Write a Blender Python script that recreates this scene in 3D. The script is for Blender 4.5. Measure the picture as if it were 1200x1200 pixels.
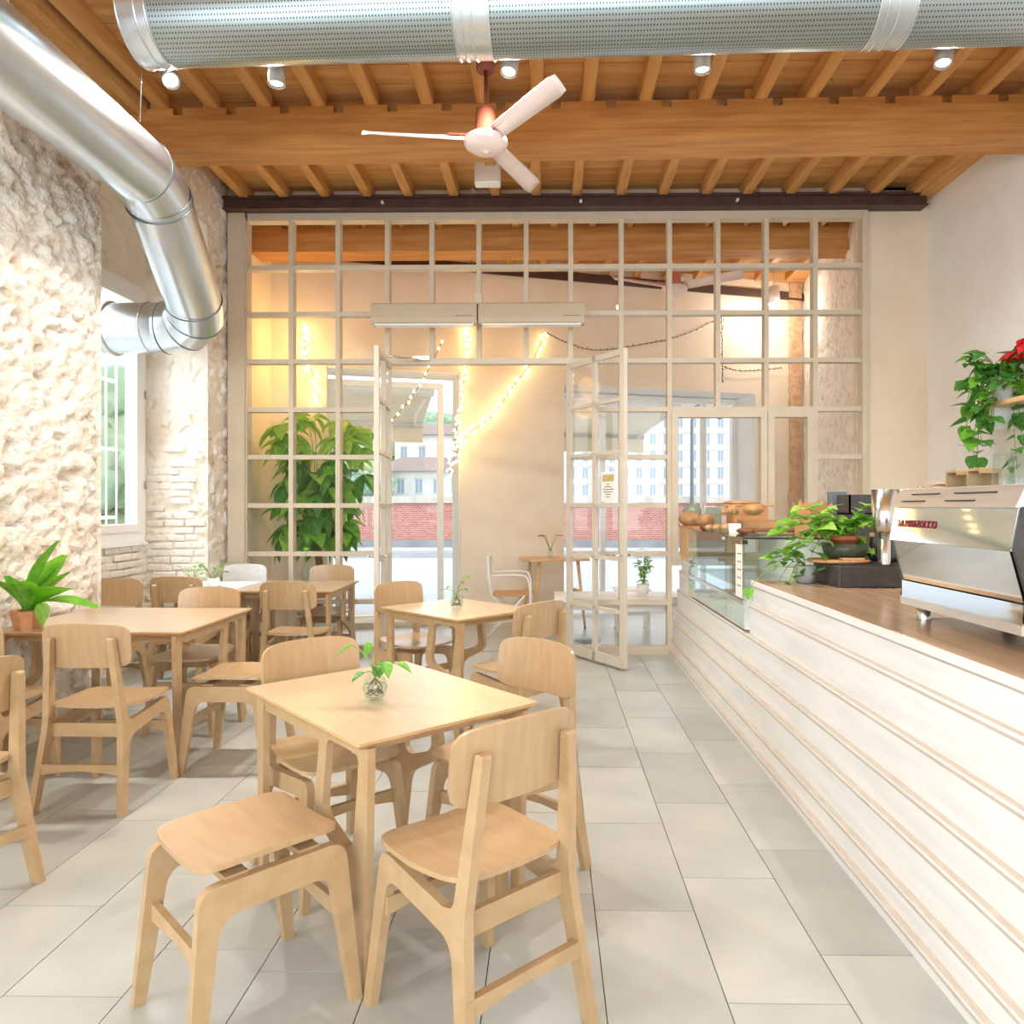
import bpy, bmesh, math, random
from mathutils import Vector, Matrix, noise
R = math.radians
rnd = random.Random(7)
for o in list(bpy.data.objects): bpy.data.objects.remove(o)
SC = bpy.context.scene
COL = SC.collection

# ------------------------------------------------------------------ camera, world, big lights, exposure
cam = bpy.data.cameras.new('camera'); camo = bpy.data.objects.new('camera', cam); COL.objects.link(camo)
camo.location = (0, 0, 1.4); camo.rotation_euler = (R(90), 0, R(0.86))
cam.sensor_width = 36; cam.lens = 36*850/1200; cam.shift_x = -30/1200; cam.shift_y = -7/1200; cam.clip_end = 600
SC.camera = camo
SC.view_settings.view_transform = 'Standard'; SC.view_settings.look = 'None'
SC.view_settings.gamma = 1; SC.view_settings.use_curve_mapping = False
SC.view_settings.exposure = 0.22
try:
    SC.cycles.use_denoising = True; SC.cycles.max_bounces = 10; SC.cycles.diffuse_bounces = 6
    SC.cycles.transparent_max_bounces = 24; SC.cycles.sample_clamp_indirect = 8; SC.cycles.caustics_reflective = False; SC.cycles.caustics_refractive = False
except Exception: pass
W = bpy.data.worlds.new('sky'); SC.world = W; W.use_nodes = True
bg = W.node_tree.nodes['Background']; bg.inputs[0].default_value = (0.86, 0.93, 1.0, 1); bg.inputs[1].default_value = 2.1
def area(name, loc, rot, sx, sy, power, col=(1, 1, 1)):
    l = bpy.data.lights.new(name, 'AREA'); l.shape = 'RECTANGLE'; l.size = sx; l.size_y = sy; l.energy = power; l.color = col
    o = bpy.data.objects.new(name, l); COL.objects.link(o); o.location = loc; o.rotation_euler = rot; return o
# added frontal fill at the unseen rear wall, and daylight in the side window
area('rear_fill', (-0.2, -3.1, 2.3), (R(90), 0, 0), 5.6, 2.9, 225, (0.77, 0.895, 1.0))
area('daylight_side_window', (-2.98, 0.2, 2.2), (R(90), 0, R(-90)), 2.0, 2.4, 60, (0.84, 0.93, 1.0))
# open sky above the yard outside the recess window
area('daylight_recess_window', (-4.15, 5.67, 4.1), (0, R(-52), 0), 1.3, 1.6, 300, (0.88, 0.95, 1.0))
def portal(loc, rot, sx, sy):
    o = area('sky_portal', loc, rot, sx, sy, 1); o.data.cycles.is_portal = True
portal((-3.70, 5.67, 2.2), (R(90), 0, R(-90)), 1.4, 2.2)
portal((-1.9, 8.85, 1.5), (R(90), 0, R(180+16.4)), 1.6, 2.9)
portal((1.3, 9.8, 1.5), (R(90), 0, R(180+16.4)), 2.7, 2.9)

# ------------------------------------------------------------------ materials
MATS = {}
def nodes(name):
    m = bpy.data.materials.new(name); m.use_nodes = True; MATS[name] = m
    nt = m.node_tree; return m, nt, nt.nodes['Principled BSDF']
def rgb(h):
    if isinstance(h, str):
        v = [int(h[i:i+2], 16)/255 for i in (0, 2, 4)]
        v = [x/12.92 if x <= .04045 else ((x+.055)/1.055)**2.4 for x in v]
        return (*v, 1)
    return (*h, 1)
def mat(name, c1, c2=None, scale=8, rough=.5, metal=0, bump=0, stretch=(1, 1, 1), detail=4, bscale=None, spec=.5, coords='Object', lo=.35, hi=.65, sub=0, trans=0):
    m, nt, b = nodes(name)
    b.inputs['Roughness'].default_value = rough; b.inputs['Metallic'].default_value = metal
    b.inputs['Specular IOR Level'].default_value = spec
    b.inputs['Base Color'].default_value = rgb(c1)
    if trans: b.inputs['Transmission Weight'].default_value = trans
    if c2 or bump:
        tc = nt.nodes.new('ShaderNodeTexCoord'); mp = nt.nodes.new('ShaderNodeMapping'); mp.inputs['Scale'].default_value = stretch
        nt.links.new(tc.outputs[coords], mp.inputs[0])
        n = nt.nodes.new('ShaderNodeTexNoise'); n.inputs['Scale'].default_value = scale; n.inputs['Detail'].default_value = detail
        nt.links.new(mp.outputs[0], n.inputs['Vector'])
        if c2:
            r = nt.nodes.new('ShaderNodeValToRGB'); r.color_ramp.elements[0].position = lo; r.color_ramp.elements[1].position = hi
            r.color_ramp.elements[0].color = rgb(c1); r.color_ramp.elements[1].color = rgb(c2)
            nt.links.new(n.outputs[0], r.inputs[0]); nt.links.new(r.outputs[0], b.inputs['Base Color'])
        if bump:
            n2 = n
            if bscale:
                n2 = nt.nodes.new('ShaderNodeTexNoise'); n2.inputs['Scale'].default_value = bscale; n2.inputs['Detail'].default_value = 5
                nt.links.new(mp.outputs[0], n2.inputs['Vector'])
            bp = nt.nodes.new('ShaderNodeBump'); bp.inputs['Strength'].default_value = bump; bp.inputs['Distance'].default_value = .02
            nt.links.new(n2.outputs[0], bp.inputs['Height']); nt.links.new(bp.outputs[0], b.inputs['Normal'])
    return m
def emit(name, c, s):
    m, nt, b = nodes(name); b.inputs['Base Color'].default_value = rgb(c); b.inputs['Emission Color'].default_value = rgb(c); b.inputs['Emission Strength'].default_value = s; return m
def glassmat(name, tint=(1, 1, 1), refl=.9, rough=0.0):
    m = bpy.data.materials.new(name); m.use_nodes = True; MATS[name] = m; nt = m.node_tree; nt.nodes.clear()
    out = nt.nodes.new('ShaderNodeOutputMaterial'); mx = nt.nodes.new('ShaderNodeMixShader'); t = nt.nodes.new('ShaderNodeBsdfTransparent'); g = nt.nodes.new('ShaderNodeBsdfGlossy')
    fr = nt.nodes.new('ShaderNodeFresnel'); fr.inputs[0].default_value = 1.45
    ge = nt.nodes.new('ShaderNodeNewGeometry'); sb_ = nt.nodes.new('ShaderNodeMath'); sb_.operation = 'SUBTRACT'; sb_.inputs[0].default_value = 1; nt.links.new(ge.outputs['Backfacing'], sb_.inputs[1]); m2 = nt.nodes.new('ShaderNodeMath'); m2.operation = 'MULTIPLY'; nt.links.new(fr.outputs[0], m2.inputs[0]); nt.links.new(sb_.outputs[0], m2.inputs[1])
    mu = nt.nodes.new('ShaderNodeMath'); mu.operation = 'MULTIPLY'; mu.inputs[1].default_value = refl
    t.inputs[0].default_value = rgb(tint); g.inputs['Roughness'].default_value = rough
    nt.links.new(m2.outputs[0], mu.inputs[0]); nt.links.new(mu.outputs[0], mx.inputs[0]); nt.links.new(t.outputs[0], mx.inputs[1]); nt.links.new(g.outputs[0], mx.inputs[2]); nt.links.new(mx.outputs[0], out.inputs[0])
    return m
mat('birch', 'b4956d', 'be9f78', 5, .40, stretch=(3, 3, 3))
mat('birch_panel', 'b2926a', 'bc9c75', 6, .32, stretch=(6, 1, 1))
mat('birch_top', 'c9af8c', 'd2b998', 6, .29, stretch=(1, 7, 1))
for k_, w_ in (('birch_top', .8), ('birch_panel', .35)):
    b_ = MATS[k_].node_tree.nodes['Principled BSDF']; b_.inputs['Coat Weight'].default_value = w_; b_.inputs['Coat Roughness'].default_value = .28
mat('ply_edge', 'b98f5e', 'd9b482', 60, .5, stretch=(.2, .2, 6))
mat('plaster', 'f3ece0', 'e9ddca', 2.2, .9, bump=.5, bscale=22)
mat('plaster_stone', 'f7f1e7', 'c9ac80', 8, .92, bump=.9, bscale=40, lo=.52, hi=.80, detail=9)
mat('brick_paint', 'f4f0e9', 'e6ddcf', 9, .85, bump=.6, bscale=40)
mat('wall_white', 'f3f1ee', 'eeebe6', 3, .9, bump=.06, bscale=60)
mat('wall_beige', 'e6d6bd', 'e2d0b4', 3, .9, bump=.05, bscale=60)
mat('wall_cream', 'f1e6d4', 'eddfc9', 3, .9, bump=.05, bscale=60)
mat('reveal_white', 'f2f0ec', 'eceae6', 4, .85)
mat('wood_beam', 'b4763a', 'cf9552', 3, .6, stretch=(.5, 6, 6), bump=.25, bscale=8)
mat('wood_joist', 'c68d4c', 'dba868', 3, .6, stretch=(6, .5, 6), bump=.2, bscale=8)
mat('wood_plank', 'c78e52', 'dcab6c', 2.5, .65, stretch=(.5, 5, 5), bump=.2, bscale=8)
mat('steel_dark', '4d3a36', '5b4640', 8, .5, metal=.3)
mat('galv', 'cfd8de', 'dbe3e8', 3, .27, metal=.93, stretch=(1, 1, 1), lo=.3, hi=.7, bump=.03)
mat('galv_dark', '6f7579', None, rough=.4, metal=.9)
mat('frame_paint', 'd3c6b0', 'cdbfa8', 5, .5)
mat('door_paint', 'd6cdbd', 'cfc6b5', 5, .45)
mat('heater_beige', 'b9aa90', None, rough=.5)
mat('grout', '8d8a84', None, rough=.9)
mat('white_paint', 'f2f2f0', None, rough=.45)
mat('white_metal', 'ececea', None, rough=.35)
mat('grey_lamp', 'b5b2ac', None, rough=.35, metal=.6)
mat('fan_red', '8a4a36', None, rough=.45)
mat('fan_pink', 'ecd9d2', None, rough=.35)
mat('fan_pink2', 'd98e74', None, rough=.35)
mat('chrome', 'e9ebec', None, rough=.06, metal=1)
mat('steel', 'd2d2d0', None, rough=.22, metal=1)
mat('steel_brush', 'e9e6e1', 'dedad4', 30, .3, metal=.8, stretch=(1, .1, 1))
mat('black', '2b2b2c', None, rough=.45)
mat('stand_grey', '6f777c', None, rough=.7)
mat('slate', '3d3a38', '4a4644', 30, .5)
mat('counter_white', 'f1f1f0', 'e6e6e4', 3, .55, stretch=(6, .6, 6), bump=.05)
mat('counter_edge', 'd2c8ba', 'beb2a2', 40, .6, stretch=(10, .3, 10))
mat('counter_top', 'a5866a', 'b39678', 4, .2, stretch=(8, .5, 1))
mat('crate_wood', 'd6ae7c', 'e2bf90', 6, .55, stretch=(1, 1, 8))
mat('board_wood', 'b98552', 'cf9e6a', 8, .5, stretch=(8, 1, 1))
mat('kraft', 'c08a5a', 'cb9768', 10, .8)
mat('terracotta', 'b8683f', 'c67a50', 12, .8)
mat('copper_foil', 'c88a62', 'dca37c', 9, .35, metal=.5)
mat('bowl_green', '3f4a3c', '505a48', 40, .4)
mat('pot_grey', 'a9b3b2', 'bcc4c2', 12, .5)
mat('soil', '4a3626', None, rough=.95)
mat('crust', 'a97c50', 'cba67c', 9, .6, bump=.2)
mat('crust_dark', '6b4028', '8a5836', 12, .6, bump=.2)
mat('bun', 'c9965a', 'b57f48', 8, .35)
mat('lemon', 'e2bf3a', 'd2a52c', 8, .5)
mat('leaf_green', '5fa834', '8cc84a', 5, .4, spec=.4)
mat('leaf_lime', '8cc448', 'b4de68', 5, .4, spec=.4)
mat('leaf_dark', '45883a', '68a64a', 5, .4, spec=.4)
mat('leaf_fern', '5fae1e', '86c832', 4, .35, spec=.4)
mat('stem_green', '8aa04e', None, rough=.6)
mat('stem_brown', '8a6a4a', None, rough=.7)
mat('poinsettia', 'd01622', 'e2303a', 8, .5)
mat('paper', 'f2efe8', None, rough=.8)
mat('ink', '5a5348', None, rough=.8)
mat('sign_gold', 'c8b27a', None, rough=.7)
mat('lamp_green', '9aa897', None, rough=.35, metal=.2)
mat('water', 'dfe8e4', None, rough=.05)
mat('brick_red', 'b5695a', None, rough=.9)
mat('parapet_cap', 'd9d3c8', 'c8c2b4', 3, .9)
mat('asphalt', 'c3c7cb', 'b7bbc0', 1.5, .85)
mat('asphalt_dark', '8f9496', 'a2a6a8', 1.5, .9)
mat('sidewalk', 'd2d3d3', 'c6c7c7', 2, .9)
mat('awning', 'eadfc8', 'e3d6bd', 4, .9)
mat('house_white', 'e8e3da', 'ddd8cd', .5, .9)
mat('house_yellow', 'e9dfc9', 'e2d6bc', .5, .9)
mat('roof_tile', '8f7f78', 'a29088', 3, .9)
mat('house_glass', '98a8b4', None, rough=.3)
mat('tree_green', '7d9f86', 'aec3a0', .9, .9)
mat('tree_green2', '94a878', 'c0c48c', .9, .9)
mat('hill', '6f8f76', '93a887', .15, .95)
mat('wire_dark', '4f463c', None, rough=.7)
mat('logo_red', '8c1f33', None, rough=.4)
mat('bottle_dark', '2a241d', None, rough=.15)
mat('vest_stone', 'f5efe5', 'd8b79a', 11, .92, bump=.5, bscale=24, lo=.55, hi=.8)
mat('old_brick', 'cba27c', 'e0c3a0', 14, .9, bump=.6)
emit('bulb_glow', (1.0, .70, .32), 9)
emit('lamp_glow', (1.0, .95, .85), 1.5)
glassmat('glass'); glassmat('glass_thick', (.93, .97, .96), 1.0); glassmat('glass_green', (.91, .955, .94), 1.0)
def translucent(name, k=.35):
    m = MATS[name]; nt = m.node_tree; b = nt.nodes['Principled BSDF']; out = [n for n in nt.nodes if n.type == 'OUTPUT_MATERIAL'][0]
    t = nt.nodes.new('ShaderNodeBsdfTranslucent'); mx = nt.nodes.new('ShaderNodeMixShader'); mx.inputs[0].default_value = k
    src = b.inputs['Base Color'].links[0].from_socket; nt.links.new(src, t.inputs[0]); nt.links.new(b.outputs[0], mx.inputs[1]); nt.links.new(t.outputs[0], mx.inputs[2]); nt.links.new(mx.outputs[0], out.inputs[0])
for n_ in ('leaf_green', 'leaf_lime', 'leaf_dark', 'leaf_fern', 'poinsettia'): translucent(n_)
def floor_mat():
    m, nt, b = nodes('floor_tile'); N = nt.nodes.new; L = nt.links.new
    tc = N('ShaderNodeTexCoord'); oi = N('ShaderNodeObjectInfo'); add = N('ShaderNodeVectorMath'); add.operation = 'ADD'
    sc = N('ShaderNodeVectorMath'); sc.operation = 'SCALE'; sc.inputs['Scale'].default_value = 40
    cb = N('ShaderNodeCombineXYZ'); L(oi.outputs['Random'], cb.inputs[0]); L(oi.outputs['Random'], cb.inputs[1]); L(cb.outputs[0], sc.inputs[0])
    L(tc.outputs['Object'], add.inputs[0]); L(sc.outputs[0], add.inputs[1])
    n = N('ShaderNodeTexNoise'); n.inputs['Scale'].default_value = 2.6; n.inputs['Detail'].default_value = 3; L(add.outputs[0], n.inputs['Vector'])
    r = N('ShaderNodeValToRGB'); r.color_ramp.elements[0].position = .3; r.color_ramp.elements[1].position = .72
    r.color_ramp.elements[0].color = rgb('a9aaa4'); r.color_ramp.elements[1].color = rgb('bdbdb6'); L(n.outputs[0], r.inputs[0])
    hv = N('ShaderNodeHueSaturation'); mr = N('ShaderNodeMapRange'); mr.inputs[3].default_value = .90; mr.inputs[4].default_value = 1.06; L(oi.outputs['Random'], mr.inputs[0]); L(mr.outputs[0], hv.inputs['Value']); L(r.outputs[0], hv.inputs['Color']); L(hv.outputs[0], b.inputs['Base Color'])
    r2 = N('ShaderNodeMapRange'); r2.inputs[3].default_value = .29; r2.inputs[4].default_value = .35; L(n.outputs[0], r2.inputs[0]); L(r2.outputs[0], b.inputs['Roughness'])
    return m
floor_mat()
def brick_mat():
    m, nt, b = nodes('parapet_brick'); N = nt.nodes.new; L = nt.links.new
    tc = N('ShaderNodeTexCoord'); mp = N('ShaderNodeMapping'); mp.inputs['Rotation'].default_value = (R(90), 0, 0); L(tc.outputs['Object'], mp.inputs[0])
    t = N('ShaderNodeTexBrick'); t.inputs['Scale'].default_value = 4; t.inputs['Color1'].default_value = rgb('b4665a'); t.inputs['Color2'].default_value = rgb('c88478'); t.inputs['Mortar'].default_value = rgb('cdb4a8'); t.inputs['Mortar Size'].default_value = .03
    L(mp.outputs[0], t.inputs['Vector']); L(t.outputs[0], b.inputs['Base Color']); b.inputs['Roughness'].default_value = .9
brick_mat()
def perforated():
    m, nt, b = nodes('perforated'); N = nt.nodes.new; L = nt.links.new
    tc = N('ShaderNodeTexCoord'); sp = N('ShaderNodeSeparateXYZ'); L(tc.outputs['UV'], sp.inputs[0])
    def cell(out, k):
        a = N('ShaderNodeMath'); a.operation = 'MULTIPLY'; a.inputs[1].default_value = k; L(out, a.inputs[0])
        f = N('ShaderNodeMath'); f.operation = 'FRACT'; L(a.outputs[0], f.inputs[0])
        s = N('ShaderNodeMath'); s.operation = 'SUBTRACT'; s.inputs[1].default_value = .5; L(f.outputs[0], s.inputs[0])
        p = N('ShaderNodeMath'); p.operation = 'POWER'; p.inputs[1].default_value = 2; ab = N('ShaderNodeMath'); ab.operation = 'ABSOLUTE'; L(s.outputs[0], ab.inputs[0]); L(ab.outputs[0], p.inputs[0]); return p.outputs[0]
    x = cell(sp.outputs[0], 62); y = cell(sp.outputs[1], 56)
    ad = N('ShaderNodeMath'); ad.operation = 'ADD'; L(x, ad.inputs[0]); L(y, ad.inputs[1])
    lt = N('ShaderNodeMath'); lt.operation = 'LESS_THAN'; lt.inputs[1].default_value = .045; L(ad.outputs[0], lt.inputs[0])
    mx = N('ShaderNodeMix'); mx.data_type = 'RGBA'; mx.inputs[6].default_value = rgb('a9b5b6'); mx.inputs[7].default_value = rgb('465150'); L(lt.outputs[0], mx.inputs[0]); L(mx.outputs[2], b.inputs['Base Color'])
    b.inputs['Metallic'].default_value = .9; b.inputs['Roughness'].default_value = .35
perforated()

# ------------------------------------------------------------------ mesh helpers
def link(o, parent=None):
    COL.objects.link(o)
    if parent is not None: o.parent = parent
    return o
def mesh(name, verts, faces, m, smooth=False):
    me = bpy.data.meshes.new(name); me.from_pydata([tuple(v) for v in verts], [], faces)
    me.materials.append(MATS[m])
    if smooth:
        for p in me.polygons: p.use_smooth = True
    me.update(); return me
def ob(name, me, parent=None, loc=None, rot=None):
    o = bpy.data.objects.new(name, me)
    if loc is not None: o.location = loc
    if rot is not None: o.rotation_euler = rot
    return link(o, parent)
def emp(name, label=None, cat=None, loc=(0, 0, 0), rz=0, group=None, kind=None):
    o = bpy.data.objects.new(name, None); link(o); o.location = loc; o.rotation_euler = (0, 0, rz); o.empty_display_size = .1
    return tag(o, label, cat, group, kind)
def tag(o, label=None, cat=None, group=None, kind=None):
    if label: o['label'] = label
    if cat: o['category'] = cat
    if group: o['group'] = group
    if kind: o['kind'] = kind
    return o
class MB:
    def __init__(s): s.v = []; s.f = []; s.sm = []
    def add(s, vs, fs, smooth=False):
        n = len(s.v); s.v += [Vector(v) for v in vs]; s.f += [tuple(i+n for i in f) for f in fs]; s.sm += [smooth]*len(fs); return s
    def box(s, x0, x1, y0, y1, z0, z1):
        vs = [(x, y, z) for x in (x0, x1) for y in (y0, y1) for z in (z0, z1)]
        return s.add(vs, [(0, 1, 3, 2), (4, 6, 7, 5), (0, 4, 5, 1), (2, 3, 7, 6), (0, 2, 6, 4), (1, 5, 7, 3)])
    def rbox(s, x0, x1, y0, y1, z0, z1, r):
        # chamfered box
        cx, cy, cz = (x0+x1)/2, (y0+y1)/2, (z0+z1)/2; hx, hy, hz = (x1-x0)/2, (y1-y0)/2, (z1-z0)/2
        bm = bmesh.new(); bmesh.ops.create_cube(bm, size=2)
        for v in bm.verts: v.co = Vector((cx+v.co.x*hx, cy+v.co.y*hy, cz+v.co.z*hz))
        bmesh.ops.bevel(bm, geom=list(bm.edges), offset=min(r, hx*.95, hy*.95, hz*.95), segments=2, affect='EDGES', profile=.5)
        bm.verts.ensure_lookup_table(); s.add([v.co.copy() for v in bm.verts], [tuple(v.index for v in f.verts) for f in bm.faces]); bm.free(); return s
    def prism(s, pts, axis, a, b, smooth=False):
        # pts: 2D outline (ccw); axis 'x': pts=(y,z); 'y': pts=(x,z); 'z': pts=(x,y)
        n = len(pts)
        def P(p, t): return {'x': (t, p[0], p[1]), 'y': (p[0], t, p[1]), 'z': (p[0], p[1], t)}[axis]
        vs = [P(p, a) for p in pts]+[P(p, b) for p in pts]
        fs = [tuple(range(n))[::-1], tuple(range(n, 2*n))]
        s.add(vs, fs); k = len(s.v)-2*n
        s.f += [(k+i, k+(i+1) % n, k+n+(i+1) % n, k+n+i) for i in range(n)]; s.sm += [smooth]*n
        return s
    def tube(s, pts, r, seg=8, cap=True, r1=None):
        pts = [Vector(p) for p in pts]; n = len(pts); rings = []
        up = None
        for i, p in enumerate(pts):
            d = (pts[min(i+1, n-1)]-pts[max(i-1, 0)]).normalized()
            if up is None: up = d.orthogonal().normalized()
            up = (up-d*up.dot(d)); up = up.normalized() if up.length > 1e-6 else d.orthogonal().normalized()
            q = d.cross(up); rr = r if r1 is None else r+(r1-r)*i/max(n-1, 1)
            rings.append([p+(up*math.cos(t)+q*math.sin(t))*rr for t in (2*math.pi*k/seg for k in range(seg))])
        fs = [(i*seg+k, i*seg+(k+1) % seg, (i+1)*seg+(k+1) % seg, (i+1)*seg+k) for i in range(n-1) for k in range(seg)]
        s.add([v for g in rings for v in g], fs, True)
        if cap:
            k = len(s.v)-n*seg; s.f += [tuple(k+i for i in range(seg))[::-1], tuple(k+(n-1)*seg+i for i in range(seg))]; s.sm += [False, False]
        return s
    def lathe(s, prof, seg=24, c=(0, 0, 0), sx=1, sy=1):
        n = len(prof); vs = [(c[0]+r*math.cos(2*math.pi*k/seg)*sx, c[1]+r*math.sin(2*math.pi*k/seg)*sy, c[2]+z) for r, z in prof for k in range(seg)]
        return s.add(vs, [(i*seg+k, i*seg+(k+1) % seg, (i+1)*seg+(k+1) % seg, (i+1)*seg+k) for i in range(n-1) for k in range(seg)], True)
    def blob(s, c, rx, ry, rz, sub=2, amp=0, sc=3, rot=0):
        bm = bmesh.new(); bmesh.ops.create_icosphere(bm, subdivisions=sub, radius=1)
        M = Matrix.Rotation(rot, 3, 'Z')
        for v in bm.verts:
            k = 1+amp*noise.noise(v.co*sc+Vector(c)*7)
            v.co = M @ Vector((v.co.x*rx*k, v.co.y*ry*k, v.co.z*rz*k))+Vector(c)
        s.add([v.co.copy() for v in bm.verts], [tuple(v.index for v in f.verts) for f in bm.faces], True); bm.free(); return s
    def mesh(s, name, m):
        me = bpy.data.meshes.new(name); me.from_pydata([tuple(v) for v in s.v], [], s.f); me.materials.append(MATS[m])
        if len(me.polygons) == len(s.sm): me.polygons.foreach_set('use_smooth', s.sm)
        bm = bmesh.new(); bm.from_mesh(me); bmesh.ops.recalc_face_normals(bm, faces=bm.faces); bm.to_mesh(me); bm.free()
        me.update(); return me
    def build(s, name, m, parent=None, loc=None, rot=None): return ob(name, s.mesh(name, m), parent, loc, rot)
def box(name, m, parent, *a): return MB().box(*a).build(name, m, parent)
def fillet(pts, seg=5):
    # pts: (x,y,r) -> rounded outline
    out = []; n = len(pts)
    for i in range(n):
        p = Vector(pts[i][:2]); r = pts[i][2] if len(pts[i]) > 2 else 0
        if r <= 0: out.append(tuple(p)); continue
        a = Vector(pts[i-1][:2])-p; b = Vector(pts[(i+1) % n][:2])-p
        la, lb = a.length, b.length; a /= la; b /= lb
        t = r/math.tan(max(a.angle(b), .05)/2); t = min(t, la*.48, lb*.48)
        p0 = p+a*t; p1 = p+b*t
        for k in range(seg+1):
            u = k/seg; q = p0*(1-u)**2+p*2*u*(1-u)+p1*u*u; out.append(tuple(q))
    return out
def copy_tree(o, parent=None):
    c = o.copy(); COL.objects.link(c); c.parent = parent
    for k in ('label',):
        pass
    for ch in list(o.children): copy_tree(ch, c)
    return c
def bez(p0, p1, p2, n=8):
    p0, p1, p2 = Vector(p0), Vector(p1), Vector(p2)
    return [p0*(1-t)**2+p1*2*t*(1-t)+p2*t*t for t in (i/n for i in range(n+1))]
def catmull(P, n=6):
    P = [Vector(p) for p in P]; out = []
    for i in range(len(P)-1):
        a, b, c, d = P[max(i-1, 0)], P[i], P[i+1], P[min(i+2, len(P)-1)]
        for k in range(n):
            t = k/n; out.append(.5*((2*b)+(c-a)*t+(2*a-5*b+4*c-d)*t*t+(-a+3*b-3*c+d)*t**3))
    out.append(P[-1]); return out

# ------------------------------------------------------------------ constants of the place
XL, XR, YP, ZC = -3.05, 3.57, 6.9, 4.40
def fy(x): return 8.865+.294*x      # inner face of the street facade

# ------------------------------------------------------------------ floor
fl = MB().box(-3.9, 3.8, -3.4, YP+.1, -.12, -.012).build('floor', 'soil'); tag(fl, kind='structure')
fl.data.materials[0] = MATS['grout']
TW, TL, G = .344, .69, .0035
tm = MB().box(-TW/2+G/2, TW/2-G/2, -TL/2+G/2, TL/2-G/2, -.012, 0).mesh('tile', 'floor_tile')
half = {}
ncol = 20; x0 = 1.02+TW*7
for i in range(-13, 8):
    xc = 1.02+TW*i
    if xc < -3.55 or xc > 3.6: continue
    off = (i % 2)*TL*.5+.12*((i*5) % 3)
    for j in range(-1, 12):
        yc = .55+off+TL*j
        if yc-TL/2 < .15 or yc-TL/2 > YP-.05: continue
        if yc+TL/2 > YP+.05:
            ln = YP+.05-(yc-TL/2); b = MB().box(-TW/2+G/2, TW/2-G/2, -TL/2+G/2, -TL/2+ln, -.012, 0).mesh('tile', 'floor_tile')
            ob('tile', b, fl, (xc, yc, 0))
        else: ob('tile', tm, fl, (xc, yc, 0))
rest = MB()
for i in range(-13, 8):
    xc = 1.02+TW*i
    for j in range(-6, 1):
        rest.box(xc-TW/2+G, xc+TW/2-G, -3.2+.7*(j+6)*.7, -3.2+.7*(j+6)*.7+.485, -.012, -.0005)
o = rest.build('tile_field', 'floor_tile', fl); o['kind'] = 'stuff'
f2 = MB().add([(-3.6, YP+.1, 0), (3.9, YP+.1, 0), (3.9, 11.2, 0), (-3.6, 9.2, 0), (-3.6, YP+.1, -.12), (3.9, YP+.1, -.12), (3.9, 11.2, -.12), (-3.6, 9.2, -.12)],
     [(0, 1, 2, 3), (7, 6, 5, 4), (0, 4, 5, 1), (1, 5, 6, 2), (2, 6, 7, 3), (3, 7, 4, 0)]).build('floor_vestibule', 'floor_tile'); tag(f2, kind='structure')

# ------------------------------------------------------------------ rough walls
def rough(mb, origin, U, V, nu, nv, amp, stone=0.0, edge=.05, seed=0, fine=1.0):
    """displaced sheet: origin + u*U + v*V, pushed along U x V"""
    o, U, V = Vector(origin), Vector(U), Vector(V); N = U.cross(V).normalized(); lu, lv = U.length, V.length
    vs = []
    for j in range(nv+1):
        for i in range(nu+1):
            u, v = i/nu, j/nv; p = o+U*u+V*v; q = p+Vector((seed, seed*.7, 0))
            cz = 1-abs(noise.noise(q*6.3+Vector((1, 4, 2))))*2.2; d = -.5*max(0, cz)**5+.5*noise.noise(q*2.1)+.35*noise.noise(q*5.5)+.22*noise.noise(q*13)*fine+.12*noise.noise(q*27)*fine
            if stone:
                w = q+Vector((noise.noise(q*3), noise.noise(q*3+Vector((9, 0, 0))), noise.noise(q*3+Vector((0, 9, 0)))))*.12
                dist = noise.voronoi(Vector((w.x*5.2, w.y*4.2, w.z*6.2)))[0]
                e = dist[1]-dist[0]; d += stone*(min(e*3.2, 1)-.75)
                pit = noise.noise(q*8.5+Vector((3, 3, 3)))
                if pit > .28: d -= (pit-.28)*5.0
                pit = noise.noise(q*19+Vector((7, 1, 3)))
                if pit > .30: d -= (pit-.30)*3.5
            m = min(1, min(u, 1-u)*lu/edge, min(v, 1-v)*lv/edge) if edge else 1
            vs.append(p+N*(amp*d*m))
    mb.add(vs, [(j*(nu+1)+i, j*(nu+1)+i+1, (j+1)*(nu+1)+i+1, (j+1)*(nu+1)+i) for j in range(nv) for i in range(nu)], True)
YA, YB, XW, ZR = 4.9, 6.45, -3.62, 3.92
wl = MB()
rough(wl, (XL, 1.6, 0), (0, YA-1.6, 0), (0, 0, 4.5), 220, 300, .042, stone=.42, edge=.02, fine=2.0)
wl_pier = wl.build('wall_left', 'plaster_stone'); tag(wl_pier, kind='structure')
m = MB(); m.box(XL-.25, XL-.14, 1.55, YA-.005, 0, 4.5); m.build('masonry_core', 'plaster', wl_pier)
m = MB()
rough(m, (XL-.005, YA+.0, ZR), (0, YP-YA, 0), (0, 0, 4.5-ZR), 90, 26, .035, stone=.5, edge=.02, seed=3)   # above the recess
rough(m, (XL, YB, 0), (0, YP-YB, 0), (0, 0, ZR+.02), 20, 180, .05, stone=.6, edge=.02, seed=5)             # corner strip
m.build('corner_masonry', 'plaster_stone', wl_pier)
m = MB()
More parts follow.
